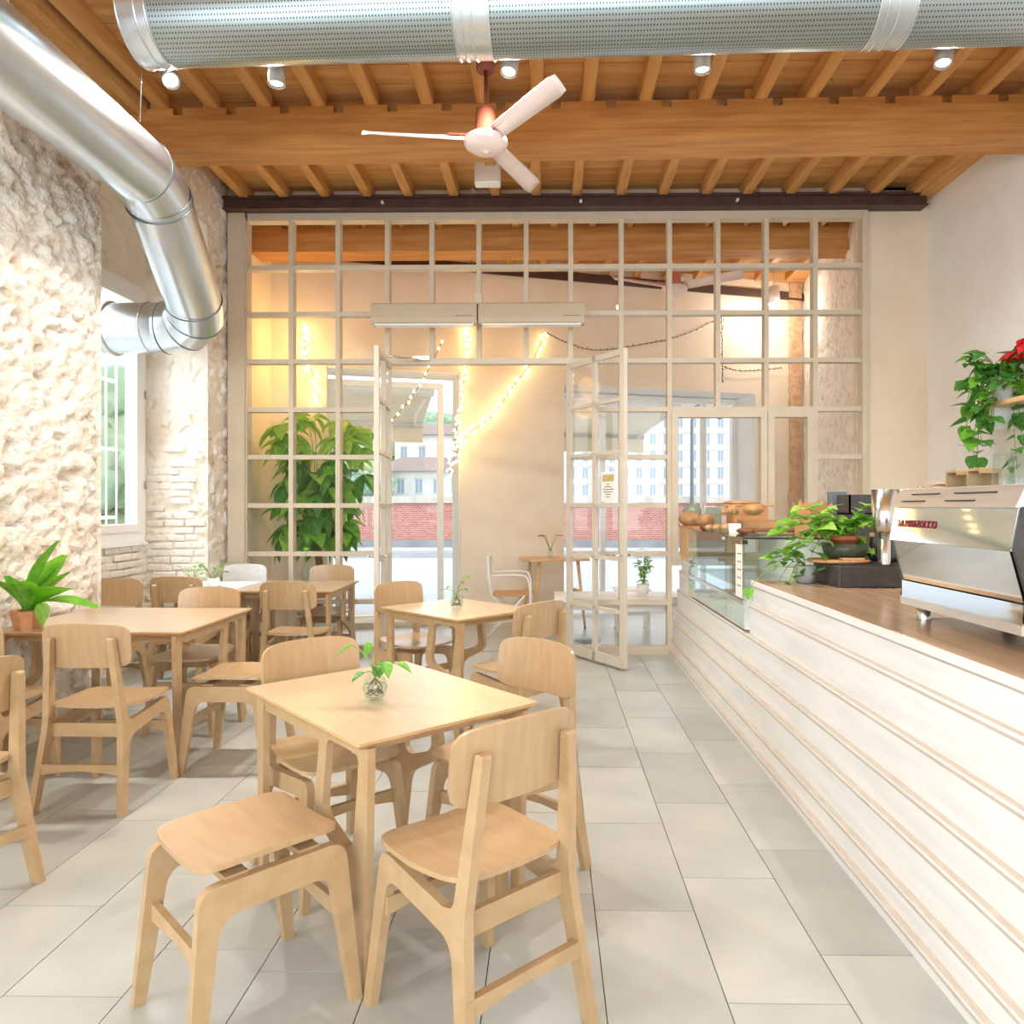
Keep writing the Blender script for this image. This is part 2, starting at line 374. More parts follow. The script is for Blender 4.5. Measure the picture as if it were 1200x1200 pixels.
# window wall around the opening (opening y 4.95..6.38, z 1.12..3.30)
WY0, WY1, WZ0, WZ1 = 4.98, 6.36, 1.12, 3.30
rough(m, (XW, YA-.3, 0), (0, YB+.05-YA+.3, 0), (0, 0, WZ0), 70, 50, .03, stone=.35, edge=.02, seed=9)
rough(m, (XW, YA-.3, WZ1), (0, YB+.05-YA+.3, 0), (0, 0, ZR-WZ1), 70, 26, .02, stone=.2, edge=.02, seed=11)
m.box(XW-.1, XW-.01, YA-.3, YB+.3, 0, WZ0-.01); m.box(XW-.1, XW-.01, YA-.3, YB+.3, WZ1+.01, 4.5); m.box(XW-.10, XW, YA-.3, WY0, 0, ZR); m.box(XW-.10, XW, WY1, YB+.3, 0, ZR)
m.box(XW-.1, XL-.02, YB+.02, YP, 0, 4.5)     # masonry behind the far reveal and corner
m.box(XW-.1, XL-.01, YA-.3, YB+.02, ZR, 4.5)  # lintel over the recess
m.box(XW-.3, XL-.012, YA-.02, YA-.006, 0, 4.5)
m.build('recess_masonry', 'plaster', wl_pier)
m = MB(); rough(m, (XW, YB, 0), (XL-XW, -.0, 0), (0, 0, ZR), 44, 260, .022, stone=.25, edge=.01, seed=14)
m.build('reveal_face', 'plaster', wl_pier)
# painted bricks that show through the limewash on the far reveal and below the window
bms = []
for k in range(6):
    l = .10+.026*k; a = MB().rbox(-l/2, l/2, -.010, .010, -.027, .027, .008); bms.append((l, a.mesh('brick', 'brick_paint')))
zz = .06; row = 0
while zz < 1.95:
    x = XW+.02+(.06 if row % 2 else 0)
    while x < XL-.05:
        l, me = bms[rnd.randrange(2, 6)]
        if x+l > XL-.01: l, me = bms[0]
        if x+l > XL: break
        if rnd.random() < (.92 if zz < 1.3 else .6):
            ob('brick', me, wl_pier, (x+l/2, YB-.006+rnd.uniform(-.004, .006), zz+rnd.uniform(-.004, .004)), (rnd.uniform(-.04, .04), rnd.uniform(-.03, .03), rnd.uniform(-.04, .04)))
        x += l+.012
    zz += .066; row += 1
zz = .70; row = 0
while zz < 1.08:
    y = YA+.02+(.07 if row % 2 else 0)
    while y < YB-.12:
        l, me = bms[rnd.randrange(2, 6)]
        ob('brick', me, wl_pier, (XW+.008+rnd.uniform(-.004, .008), y+l/2, zz), (rnd.uniform(-.03, .03), rnd.uniform(-.03, .03), R(90)+rnd.uniform(-.04, .04)))
        y += l+.012
    zz += .066; row += 1
# rest of the left wall, beside and behind the camera, with its window opening
m = MB(); m.box(XL-.3, XL, -3.2, -.9, 0, 4.5); m.box(XL-.3, XL, 1.3, 1.62, 0, 4.5); m.box(XL-.3, XL, -.9, 1.3, 0, .9); m.box(XL-.3, XL, -.9, 1.3, 3.5, 4.5)
tag(m.build('wall_left_rear', 'plaster'), kind='structure')
m = MB(); m.box(-3.35, XR+.2, -3.5, -3.2, 0, .8); m.box(-3.35, XR+.2, -3.5, -3.2, 3.8, 4.5); m.box(-3.35, -3.05, -3.5, -3.2, .8, 3.8); m.box(2.65, XR+.2, -3.5, -3.2, .8, 3.8)
tag(m.build('wall_rear', 'wall_white'), kind='structure')
tag(box('wall_right', 'wall_white', None, XR, XR+.2, -3.2, YP+.2, 0, 4.5), kind='structure')

# ------------------------------------------------------------------ wall left window
w2 = emp('window_1', 'tall white-framed window in the recess of the stone wall', kind='structure', loc=(XW, 0, 0))
def rect_frame(mb, a0, a1, z0, z1, t, d0, d1, axis):
    for (p0, p1, q0, q1) in ((a0, a0+t, z0, z1), (a1-t, a1, z0, z1), (a0+t, a1-t, z0, z0+t), (a0+t, a1-t, z1-t, z1)):
        if axis == 'y': mb.box(p0, p1, d0, d1, q0, q1)
        else: mb.box(d0, d1, p0, p1, q0, q1)
    return mb
m = MB(); rect_frame(m, WY0, WY1+.04, WZ0-.04, WZ1+.02, .10, -.08, .035, 'x'); m.build('window_frame', 'white_paint', w2)
m = MB(); rect_frame(m, WY0+.10, WY1-.06, WZ0+.06, WZ1-.08, .065, -.05, .055, 'x'); m.build('sash', 'white_paint', w2)
box('pane', 'glass', w2, -.012, -.004, WY0+.16, WY1-.12, WZ0+.12, WZ1-.14)
for z in (1.55, 2.35, 2.95): MB().tube([(.045, WY1+.025, z), (.045, WY1+.025, z+.07)], .009, 8).build('hinge', 'grey_lamp', w2)
m = MB().box(-.02, .06, WY0, WY1+.04, WZ0-.06, WZ0-.035); m.build('window_sill', 'white_paint', w2)
# iron security grille outside the window
g = emp('window_grille', 'white iron bars with scrolls outside the recess window', 'grille', (XW-.22, 0, 0))
for k in range(10):
    y = WY0+.06+k*.15; MB().tube([(0, y, WZ0-.05), (0, y, WZ1+.05)], .009, 6).build('bar', 'white_metal', g)
for z in (1.3, 1.9, 2.5, 3.1): box('crossbar', 'white_metal', g, -.006, .006, WY0-.02, WY1+.02, z-.015, z+.015)

# ------------------------------------------------------------------ ceiling
ce = MB().box(-3.9, 3.9, -3.4, 10.6, ZC+.03, ZC+.15).build('ceiling', 'wood_plank'); tag(ce, kind='structure')
for k in range(62):
    y0 = -3.3+k*.222
    if y0 > 9.9: break
    MB().box(-3.0 if y0 > 1 else -3.3, 3.57, y0+.004, y0+.218, ZC, ZC+.028+rnd.uniform(0, .004)).build('plank', 'wood_plank', ce)
JX = [-2.86+.392*k for k in range(17)]
jm1 = MB().rbox(-.045, .045, -1.95, 1.97, 4.285, ZC, .008).mesh('joist', 'wood_joist')
jm2 = MB().rbox(-.042, .042, -.84, .84, 4.285, ZC, .008).mesh('joist', 'wood_joist')
jm3 = MB().rbox(-.042, .042, -1.1, 1.2, 4.285, ZC, .008).mesh('joist', 'wood_joist')
for k, x in enumerate(JX):
    ob('joist', jm1, ce, (x+.03+rnd.uniform(-.02, .02), 3.28, 0), (0, 0, rnd.uniform(-.006, .006)))
    ob('joist', jm2, ce, (x+rnd.uniform(-.015, .015), 6.07, 0), (0, 0, rnd.uniform(-.008, .008)))
    ob('joist', jm3, ce, (x+.05, 8.15, 0))
    if k % 2 == 0: ob('joist', jm1, ce, (x, -.9, 0))
MB().rbox(XL-.02, XL+.13, 1.0, 5.3, 4.24, ZC, .01).build('wall_plate', 'wood_joist', ce)
MB().rbox(XR-.14, XR+.02, 5.3, YP, 4.27, ZC, .01).build('wall_plate', 'wood_joist', ce)
def beam(name, y0, label, rz=0):
    pts = [(-3.7, 0), (3.75, 0), (3.75, .285)]
    for x in reversed(JX):
        a = x+.17; pts += [(a+.035, .285), (a+.035, .235), (a-.035, .235), (a-.035, .285)]
    pts += [(-3.7, .285)]
    b = MB().prism(pts, 'y', 0, .29).build(name, 'wood_beam', None, (0, y0, 4.0), (0, 0, rz)); tag(b, kind='structure'); return b
b1 = beam('ceiling_beam', 5.18, '', R(-.9))
b2 = beam('ceiling_beam_vestibule', 7.38, '', 0)

# ------------------------------------------------------------------ partition wall parts and steel
m = MB(); m.box(2.99, XR+.02, YP-.02, YP+.25, 0, 4.6); tag(m.build('wall_partition', 'wall_beige'), kind='structure')
m = MB(); m.box(-3.06, XR, YP-.02, YP+.3, 4.29, 4.6); m.box(-3.35, -3.03, YP-.0, YP+.3, 0, 4.6); tag(m.build('wall_partition_header', 'wall_cream'), kind='structure')
sb = MB().box(-3.05, 3.5, YP-.14, YP-.03, 4.185, 4.285).box(-3.05, 3.5, YP-.17, YP-.02, 4.275, 4.30).box(-3.05, 3.5, YP-.17, YP-.02, 4.175, 4.19).build('lintel_steel', 'steel_dark'); tag(sb, kind='structure')
for x in (-1.55, .3, 1.75): MB().lathe([(0, .035), (.014, .03), (.014, .0), (.02, -.01), (0, -.014)], 10).build('bolt_cap', 'white_metal', sb, (x, YP-.142, 4.235), (R(90), 0, 0))

# glazed partition
gp = emp('window_2', 'beige glazed grid partition of square panes between two rooms', kind='structure', loc=(0, YP, 0))
k_ = YP/6.8
CXS = [-2.872, -2.448, -2.001, -1.553, -1.107, -.66, -.212, .236, .688, 1.142, 1.598, 2.052, 2.51, 2.955]
RZ = [.06, .49, .945, 1.405, 1.865, 2.315, 2.775, 3.225, 3.665, 4.105]
T = .022
fr = MB()
fr.box(-3.03, -2.872+.0, -.09, .06, 0, 4.17).build('side_post', 'frame_paint', gp)
MB().box(-2.90, -2.86, -.06, .05, 0, 4.17).build('post', 'frame_paint', gp)
MB().box(-2.872, 2.99, -.06, .05, 4.105, 4.175).build('top_rail', 'frame_paint', gp)
MB().box(2.94, 2.99, -.07, .05, 0, 4.17).build('post', 'frame_paint', gp)
MB().box(-2.872, -1.535, -.05, .05, 0, .075).build('bottom_rail', 'frame_paint', gp)
MB().box(.215, 2.955, -.05, .05, 0, .075).build('bottom_rail', 'frame_paint', gp)
DL, DR = -1.51, .18      # door opening
SX0, SX1, SZ1 = 1.142, 2.51, 2.315
for i, x in enumerate(CXS[1:-1], 1):
    z0 = 0.07
    if DL+.02 < x < DR-.02: z0 = 2.775
    if SX0+.1 < x < SX1-.1: z0 = SZ1
    if i == 3: x = DL-.02
    if i == 7: x = DR+.03
    MB().box(x-T, x+T, -.045, .045, z0, 4.11).build('mullion', 'frame_paint', gp)
MB().box(DL-.02, DR+.03, -.05, .05, 2.745, 2.80).build('door_head', 'frame_paint', gp)
for z in RZ[1:-1]:
    segs = [(-2.86, 2.945)]
    if z < 2.7: segs = [(-2.86, DL), (DR, 2.945)]
    if z < SZ1-.05: segs = [(-2.86, DL), (DR, SX0), (SX1, 2.945)]
    if abs(z-2.775) < .02: segs = [(-2.86, DL), (DR, 2.945)]
    for a, b in segs: MB().box(a, b, -.04, .04, z-T, z+T).build('glazing_bar', 'frame_paint', gp)
for i in range(len(CXS)-1):
    for j in range(len(RZ)-1):
        a, b, z0, z1 = CXS[i], CXS[i+1], RZ[j], RZ[j+1]
        c = (a+b)/2
        if DL < c < DR and z1 < 2.8: continue
        if SX0 < c < SX1 and z1 < SZ1+.05: continue
        if i == 3 or i == 6: a, b = (a, b)
        box('pane', 'glass', gp, a+.015, b-.015, -.004, .002, z0+.015, z1-.015)
# pair of opening sashes in the partition over the counter
for (a, b) in ((1.16, 2.055), (2.06, 2.49)):
    s = MB(); rect_frame(s, a, b, .9, 2.295, .06, -.065, .03, 'y'); so = s.build('sash', 'frame_paint', gp)
    box('pane', 'glass', so, a+.05, b-.05, -.02, -.014, .95, 2.24)
MB().box(SX0, SX1, -.05, .05, .84, .9).build('sill_rail', 'frame_paint', gp)

# glazed door leaves
def door_leaf(name, hinge, ang, side, label):
    """leaf of width .85 from hinge along local +x*side, 2.74 high"""
    d = emp(name, label, kind='structure', loc=hinge, rz=ang); wd = .86; s = side; d0, d1 = -.02, .02
    def bx(nm, a, b, z0, z1, mt='door_paint'): return box(nm, mt, d, min(a*s, b*s), max(a*s, b*s), d0, d1, z0, z1)
    bx('stile', 0, .055, .02, 2.74); bx('stile', wd-.055, wd, .02, 2.74); bx('stile', wd/2-.02, wd/2+.02, .02, 2.74)
    zs = [.02, .49, .945, 1.405, 1.865, 2.315, 2.74]
    for k, z in enumerate(zs):
        h = .03 if 0 < k < 6 else .05
        z0 = z-h/2 if 0 < k < 6 else (z if k == 0 else z-h)
        bx('rail', .05, wd-.05, z0, z0+h+(.03 if k == 0 else 0))
    for k in range(6):
        for (a, b) in ((.05, wd/2-.015), (wd/2+.015, wd-.05)):
            box('pane', 'glass', d, min(a*s, b*s), max(a*s, b*s), -.004, .004, zs[k]+.01, zs[k+1]-.01)
    hb = MB().tube([(s*(wd-.03), -.07, .98), (s*(wd-.03), .07, .98)], .008, 8)
    for e in (-1, 1): hb.tube([(s*(wd-.03), .07*e, .98), (s*(wd-.16), .07*e, .98)], .009, 8)
    hb.build('handle', 'steel', d)
    box('kick_strip', 'steel', d, min(.02*s, (wd-.02)*s), max(.02*s, (wd-.02)*s), -.025, .025, .008, .02)
    return d
lR = door_leaf('door_1', (.185, YP-.02, 0), R(-57), 1, 'open glazed door leaf with a paper notice, beside the counter')
lL = door_leaf('door_2', (-1.51, YP-.02, 0), R(-85), 1, 'open glazed door leaf seen nearly edge-on beside the rear tables')
arm = MB().tube([(-1.46, YP-.35, 2.76), (-1.2, YP-.06, 2.78)], .008, 6).box(-1.28, -1.12, YP-.09, YP-.05, 2.775, 2.815).build('door_closer', 'steel'); tag(arm, 'small steel closer arm over the half-open door leaf', 'door closer')
# notice on the right leaf
nt_ = emp('paper_notice', 'white paper notice with a gold header taped to the door glass', 'notice', (.185, YP-.02, 0), R(-57))
box('sheet', 'paper', nt_, .53, .735, -.010, -.006, 1.44, 1.70)
box('header', 'sign_gold', nt_, .55, .715, -.0115, -.0095, 1.615, 1.675)
def text(body, size, m, parent, loc, rot, name='lettering', ext=.0006, align='CENTER'):
    c = bpy.data.curves.new(name, 'FONT'); c.body = body; c.size = size; c.align_x = align; c.extrude = ext; c.materials.append(MATS[m])
    t_ = ob(name, c); me = bpy.data.meshes.new_from_object(t_.evaluated_get(bpy.context.evaluated_depsgraph_get())); bpy.data.objects.remove(t_); me.name = name
    return ob(name, me, parent, loc, rot)
for k in range(6):
    w = (.03, .10, .155, .13, .07, .05)[k]; box('text_line', 'ink', nt_, .632-w/2, .632+w/2, -.0112, -.0098, 1.59-.022*k-.003, 1.59-.022*k+.003)

# heater bar over the doors
h = emp('infrared_heater', 'long beige twin heater bar hung above the glazed doors', 'heater', (-.64, 6.6, 3.05))
for s in (-1, 1):
    a, b = (-.965, -.008) if s < 0 else (.008, .965)
    pr = fillet([(-.06, .0), (.05, .0), (.06, .04, .01), (.06, .19, .02), (-.06, .19, .02), (-.075, .05, .01)])
    u = MB().prism(pr, 'x', a, b).build('heater_unit', 'heater_beige', h)
    box('lamp_slot', 'white_metal', u, a+.03, b-.03, -.055, .045, -.012, .004)
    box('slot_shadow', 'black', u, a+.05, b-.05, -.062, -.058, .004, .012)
    for k in range(7): box('maker_mark', 'ink', u, b-.19+.022*k, b-.19+.022*k+.016, -.0745, -.071, .062, .069)
MB().box(-.035, .035, .0, .05, .19, .28).build('bracket', 'frame_paint', h)
MB().box(-.02, .02, .03, .24, .22, .26).build('bracket_arm', 'frame_paint', h)

# ------------------------------------------------------------------ vestibule
# street facade, skewed to the partition; local x runs along the facade, y outward
ANG = math.atan(.294); C_, S_ = math.cos(ANG), math.sin(ANG)
def fl_x(x): return x/C_           # world x on inner face -> local x
TH = .6
fw = MB()
a0, a1 = fl_x(-3.6), fl_x(4.1)
L0, L1, LZ = fl_x(-2.5), fl_x(-1.04), 2.98
R0, R1, RZt = fl_x(.18), fl_x(2.76), 2.90
fw.box(a0, L0, 0, TH, 0, 4.6).box(L1, R0, 0, TH, 0, 4.6).box(R1, a1, 0, TH, 0, 4.6).box(L0, L1, 0, TH, LZ, 4.6).box(R0, R1, 0, TH, RZt, 4.6)
fo = fw.build('wall_facade', 'wall_cream', None, (0, 8.865, 0), (0, 0, ANG)); tag(fo, kind='structure')
rv = MB()
e = .012
rv.box(L0-.001, L0+e, .04, TH-.06, 0, LZ).box(L1-e, L1+.001, .04, TH-.06, 0, LZ).box(L0, L1, .04, TH-.06, LZ-e, LZ+.001)
rv.box(R1-e, R1+.001, .0, TH-.06, 0, RZt).box(R0, R1, .0, TH-.06, RZt-e, RZt+.001).box(R0-.001, R0+e, .0, TH-.06, 0, RZt)
rv.build('reveal_lining', 'reveal_white', fo)
MB().box(a0, a1, -.03, -.0, 4.17, 4.275).build('lintel', 'steel_dark', fo)
# jagged brick edge where the cream plaster ends at the right
jb = MB(); xx = fl_x(3.28)
for k in range(60):
    z = k*.075; w = .10+.05*noise.noise((0, 0, z*3)); jb.box(xx-w*.5+.02*noise.noise((5, 1, z*9)), xx+.13, -.035-.015*noise.noise((1, 2, z*5)), .02, z, z+.072)
jb.build('broken_edge', 'old_brick', fo)
# street door frame in the left opening and window frame in the right opening
def glazed(name, x0, x1, z0, z1, y, bars, label):
    d = emp(name, label, kind='structure', loc=(0, 8.865, 0), rz=ANG)
    m = MB(); rect_frame(m, x0, x1, z0, z1, .07, y-.03, y+.04, 'y'); m.build('frame', 'white_paint', d)
    xs = [x0+.07]+bars+[x1-.07]
    for b in bars: box('mullion', 'white_paint', d, b-.03, b+.03, y-.03, y+.04, z0+.07, z1-.07)
    for k in range(len(xs)-1): box('pane', 'glass', d, xs[k]-.01, xs[k+1]+.01, y, y+.008, z0+.06, z1-.06)
    return d
glazed('door_3', L0, L1-.13, 0, LZ-.06, TH-.08, [], 'white-framed glass street door behind the bushy tall plant')
glazed('window_3', R0, R1, .06, RZt-.02, TH-.08, [fl_x(.86), fl_x(2.28)], 'white-framed street window behind the counter and bench')
box('threshold', 'parapet_cap', fo, L0, L1, .02, TH+.25, -.02, .06)
# left wall of vestibule and rough right wall
m = MB(); m.box(-3.5, -3.06, YP+.06, 8.0, 0, 4.5); tag(m.build('wall_vestibule_left', 'wall_cream'), kind='structure')
m = MB(); rough(m, (3.46, 9.95, 0), (2.97-3.46, YP+.05-9.95, 0), (0, 0, 4.5), 150, 200, .022, stone=.5, edge=.01, seed=21)
m.box(3.5, 3.8, YP+.2, 10.2, 0, 4.5); tag(m.build('wall_vestibule_right', 'vest_stone'), kind='structure')

# ------------------------------------------------------------------ ducts
def cyl_uv(name, p0, p1, r, m, parent, seg=64):
    p0, p1 = Vector(p0), Vector(p1); d = (p1-p0); ln = d.length; d.normalize(); a = Vector((0, 0, 1)); a = (a-d*a.dot(d)).normalized(); b = d.cross(a)
    bm = bmesh.new(); uv = bm.loops.layers.uv.new('UVMap'); rings = []
    n = max(2, int(ln/.3))
    for i in range(n+1): rings.append([bm.verts.new(p0+d*ln*i/n+(a*math.cos(2*math.pi*k/seg)+b*math.sin(2*math.pi*k/seg))*r) for k in range(seg)])
    for i in range(n):
        for k in range(seg):
            f = bm.faces.new((rings[i][k], rings[i][(k+1) % seg], rings[i+1][(k+1) % seg], rings[i+1][k])); f.smooth = True
            for lp, (uu, vv) in zip(f.loops, ((i, k), (i, k+1), (i+1, k+1), (i+1, k))): lp[uv].uv = (uu/n*ln, vv/seg)
    bmesh.ops.recalc_face_normals(bm, faces=bm.faces)
    me = bpy.data.meshes.new(name); bm.to_mesh(me); bm.free(); me.materials.append(MATS[m]); return ob(name, me, parent)
def ring(name, c, d, r, t, m, parent, seg=64):
    c, d = Vector(c), Vector(d).normalized(); a = d.orthogonal().normalized(); b = d.cross(a); vs = []
    for k in range(seg):
        q = a*math.cos(2*math.pi*k/seg)+b*math.sin(2*math.pi*k/seg)
        for j in range(8):
            w = 2*math.pi*j/8; vs.append(c+q*(r+t*math.cos(w))+d*t*math.sin(w))
    me = mesh(name, vs, [(k*8+j, k*8+(j+1) % 8, ((k+1) % seg)*8+(j+1) % 8, ((k+1) % seg)*8+j) for k in range(seg) for j in range(8)], m, True); return ob(name, me, parent)
d1 = emp('air_duct', 'perforated round galvanised duct crossing overhead below the joists', 'duct', (-2.2, 3.86, 4.0))
A, B = Vector((-2.2, 3.86, 4.0)), Vector((3.55, 3.70, 4.0)); D = (B-A).normalized()
def q(p): return Vector(p)-A
cyl_uv('perforated_shell', q(A+D*.10), q(B), .22, 'perforated', d1)
cyl_uv('end_sleeve', q(A), q(A+D*.16), .224, 'galv', d1)
MB().lathe([(0, 0), (.2, 0), (.224, .012)], 48).build('end_cap', 'galv', d1, (0, 0, 0), (0, R(90), math.atan2(D.y, D.x)))
for s in (.005, .10, .155): ring('bead', q(A+D*s), D, .222, .007, 'galv', d1)
for xc in (1.815, 3.93):
    cyl_uv('coupling_sleeve', q(A+D*(xc-.09)), q(A+D*(xc+.09)), .2235, 'galv', d1)
    for s in (-.09, -.05, .0, .09): ring('bead', q(A+D*(xc+s)), D, .223, .006, 'galv', d1)
MB().tube([(.06, .18, .1), (.06, .18, .33)], .003, 6).build('hanger_rod', 'steel', d1)
box('hanger_bar', 'frame_paint', d1, -.25, .25, -.16, -.12, .255, .285)

d2 = emp('exhaust_duct', 'smooth silver duct along the stone wall bending down into the window', 'duct', (-2.55, 2.0, 3.5))
P = [Vector(p) for p in ((-2.55, .6, 3.5), (-2.55, 4.62, 3.5), (-2.79, 5.82, 2.84), (-3.60, 5.84, 2.84))]; base = Vector((-2.55, 2.0, 3.5)); P = [p-base for p in P]; r2 = .205
def gores(pts, r, m, parent, name, seg=56):
    """mitred pipe through pts"""
    n = len(pts); rings = []
    a = None
    for i, p in enumerate(pts):
        di = (pts[i]-pts[i-1]).normalized() if i > 0 else (pts[1]-pts[0]).normalized()
        do = (pts[i+1]-pts[i]).normalized() if i < n-1 else di
        nrm = (di+do).normalized()
        if a is None: a = di.orthogonal().normalized()
        a = (a-di*a.dot(di)).normalized(); b = di.cross(a); g = []
        for k in range(seg):
            v = (a*math.cos(2*math.pi*k/seg)+b*math.sin(2*math.pi*k/seg))*r
            g.append(p+v-di*(v.dot(nrm)/di.dot(nrm)))
        rings.append((g, nrm))
    mb = MB(); mb.add([v for g, _ in rings for v in g], [(i*seg+k, i*seg+(k+1) % seg, (i+1)*seg+(k+1) % seg, (i+1)*seg+k) for i in range(n-1) for k in range(seg)], True)
    # keep gore edges crisp
    return mb.build(name, m, parent), rings
def bend(p0, p1, p2, r, n):
    """points of an n-gore elbow at p1"""
    d0, d1 = (p0-p1).normalized(), (p2-p1).normalized(); L = r
    return bez(p1+d0*L, p1, p1+d1*L, n)
e1 = bend(P[0], P[1], P[2], .13, 1); e2 = bend(P[1], P[2], P[3], .30, 3)
def seg_part(name, pts):
    o_, rings = gores(pts, r2, 'galv', d2, name)
    return o_
def lip(p, d): ring('seam', p, d, r2+.001, .005, 'galv_dark', d2)
cyl_uv('straight_run', P[0], e1[0], r2, 'galv', d2)
seg_part('elbow', [e1[0]+(P[0]-P[1]).normalized()*.0]+e1[1:])
cyl_uv('straight_run', e1[-1], e2[0], r2-.002, 'galv', d2)
for i in range(3): cyl_uv('gore', e2[i]-(e2[i+1]-e2[i]).normalized()*.03, e2[i+1]+(e2[i+1]-e2[i]).normalized()*.03, r2, 'galv', d2)
cyl_uv('straight_run', e2[-1], P[3], r2-.002, 'galv', d2)
dd = [(P[1]-P[0]), (P[2]-P[1]), (P[3]-P[2])]
lip(e1[0], dd[0]); lip(e1[-1], dd[1]); lip(e1[-1]+dd[1].normalized()*.05, dd[1])
lip(e2[0], dd[1]); lip(e2[1], e2[2]-e2[0]); lip(e2[2], e2[3]-e2[1]); lip(e2[3], dd[2]); ring('bead', e2[3]+dd[2].normalized()*.12, dd[2], r2, .004, 'galv', d2)
ring('wall_collar', P[3]+Vector((.07, 0, 0)), dd[2], r2, .018, 'white_metal', d2)
MB().tube([(.12, 2.28, .19), (.14, 2.28, .80)], .003, 6).build('hanger_rod', 'steel', d2)

# ------------------------------------------------------------------ spot lamps, fan, conduit
def spot(x, y, z, tilt, label):
    s = emp('ceiling_spotlight', label, 'spotlight', (x, y, z), group='cylinder spotlights under the joists')
    t = MB().lathe([(.0, .15), (.05, .15), (.052, .14), (.052, .0), (.046, 0), (.044, .02), (0, .02)], 24)
    M = Matrix.Rotation(R(tilt[0]), 4, 'X') @ Matrix.Rotation(R(tilt[1]), 4, 'Y')
    o_ = t.build('housing', 'grey_lamp', s); o_.matrix_local = M
    l = MB().lathe([(0, .012), (.04, .012)], 20).build('lens', 'lamp_glow', o_)
    MB().tube([(0, 0, .1), (0, 0, .28)], .008, 6).build('mount', 'grey_lamp', s)
    for e in (-1, 1): MB().tube([(.052*e, 0, .12), (.066*e, 0, .12)], .006, 6).build('screw', 'grey_lamp', s)
    L = bpy.data.lights.new('spot_light', 'SPOT'); L.energy = 145; L.color = (1, .96, .91); L.spot_size = R(172); L.spot_blend = 1; L.shadow_soft_size = .04
    lo = bpy.data.objects.new('spot_light', L); link(lo, s); lo.location = (0, 0, -.01); lo.rotation_euler = (R(tilt[0]), R(tilt[1]), 0)
spot(-2.28, 4.35, 3.97, (-40, -25), 'tilted cylinder spotlight showing its round lens below the duct end')
spot(-1.64, 4.35, 3.94, (0, 0), 'silver cylinder spotlight between duct end and ceiling fan')
spot(-.24, 4.35, 4.0, (-12, 8), 'short silver spotlight just beside the fan rod')
spot(.92, 4.35, 4.0, (0, 0), 'silver cylinder spotlight in the middle of the ceiling bay over the doors')
spot(2.33, 4.32, 4.01, (-8, 10), 'silver cylinder spotlight nearest the plain white wall')
def fan(loc, a0, label, red, pink, top=4.40):
    f = emp('ceiling_fan', label, 'ceiling fan', loc)
    MB().lathe([(0, top-loc[2]), (.062, top-loc[2]), (.062, top-loc[2]-.20), (.058, top-loc[2]-.225), (0, top-loc[2]-.225)], 28).build('canopy', red, f)
    MB().tube([(0, 0, .2), (0, 0, top-loc[2]-.2)], .012, 10).build('down_rod', red, f)
    MB().lathe([(0, .27), (.055, .27), (.062, .26), (.068, .12), (.12, .09), (.125, .06), (0, .06)], 32).build('motor_housing', red, f)
    MB().lathe([(.138, .075), (.142, .06), (.135, .035), (.10, .008), (.05, -.004), (.02, -.006), (.018, -.014), (0, -.014)], 40).build('motor_dish', pink, f)
    for k in range(3):
        a = a0+k*120; b = MB(); n = 12
        vs = []
        for i in range(n+1):
            t = i/n; x = .11+t*.66; w = .038+.016*t; w *= 1 if t < .94 else .72
            for (yy, zz) in ((-w, .012+.035), (0, .018+.0), (w, .012-.035)): vs.append((x, yy, .065+zz*.9))
        fs = [(i*3+j, (i+1)*3+j, (i+1)*3+j+1, i*3+j+1) for i in range(n) for j in range(2)]
        b.add(vs, fs, True); bo = b.build('blade', pink, f, None, (0, 0, R(a)))
        so = bo.modifiers.new('thick', 'SOLIDIFY'); so.thickness = .008
        MB().box(.10, .24, -.018, .018, .092, .100).build('blade_iron', red, bo)
fan((-.40, 4.62, 3.66), 187, 'pale three-bladed ceiling fan on a rust-red rod in the front room', 'fan_red', 'fan_pink')
fan((1.37, 7.9, 3.70), 205, 'pink ceiling fan seen through the glazed partition', 'fan_pink2', 'fan_pink', top=4.4)
cd = MB().tube([(-.55, YP-.06, 4.345), (3.3, YP-.06, 4.345)], .011, 8).tube([(3.3, YP-.06, 4.345), (3.4, YP-.05, 4.33), (3.42, YP-.05, 4.28)], .009, 8).tube(catmull([(-.55, YP-.06, 4.345), (-.66, YP-.07, 4.34), (-.72, YP-.10, 4.38)]), .008, 8).build('conduit_pipe', 'white_metal')
tag(cd, 'thin grey conduit pipe fixed along the wall above the dark steel beam', 'conduit')
for x in (.7, 1.95): MB().box(x-.02, x+.02, YP-.085, YP-.02, 4.325, 4.365).build('clip', 'steel', cd)
jb_ = emp('junction_box', 'white junction box on the ceiling behind the fan dish', 'junction box', (-.52, 6.2, 4.2)); MB().rbox(-.11, .11, -.05, .05, -.06, .2, .012).build('box_body', 'white_paint', jb_); MB().rbox(-.1, .1, -.062, -.048, -.05, .19, .006).build('cover', 'white_paint', jb_)

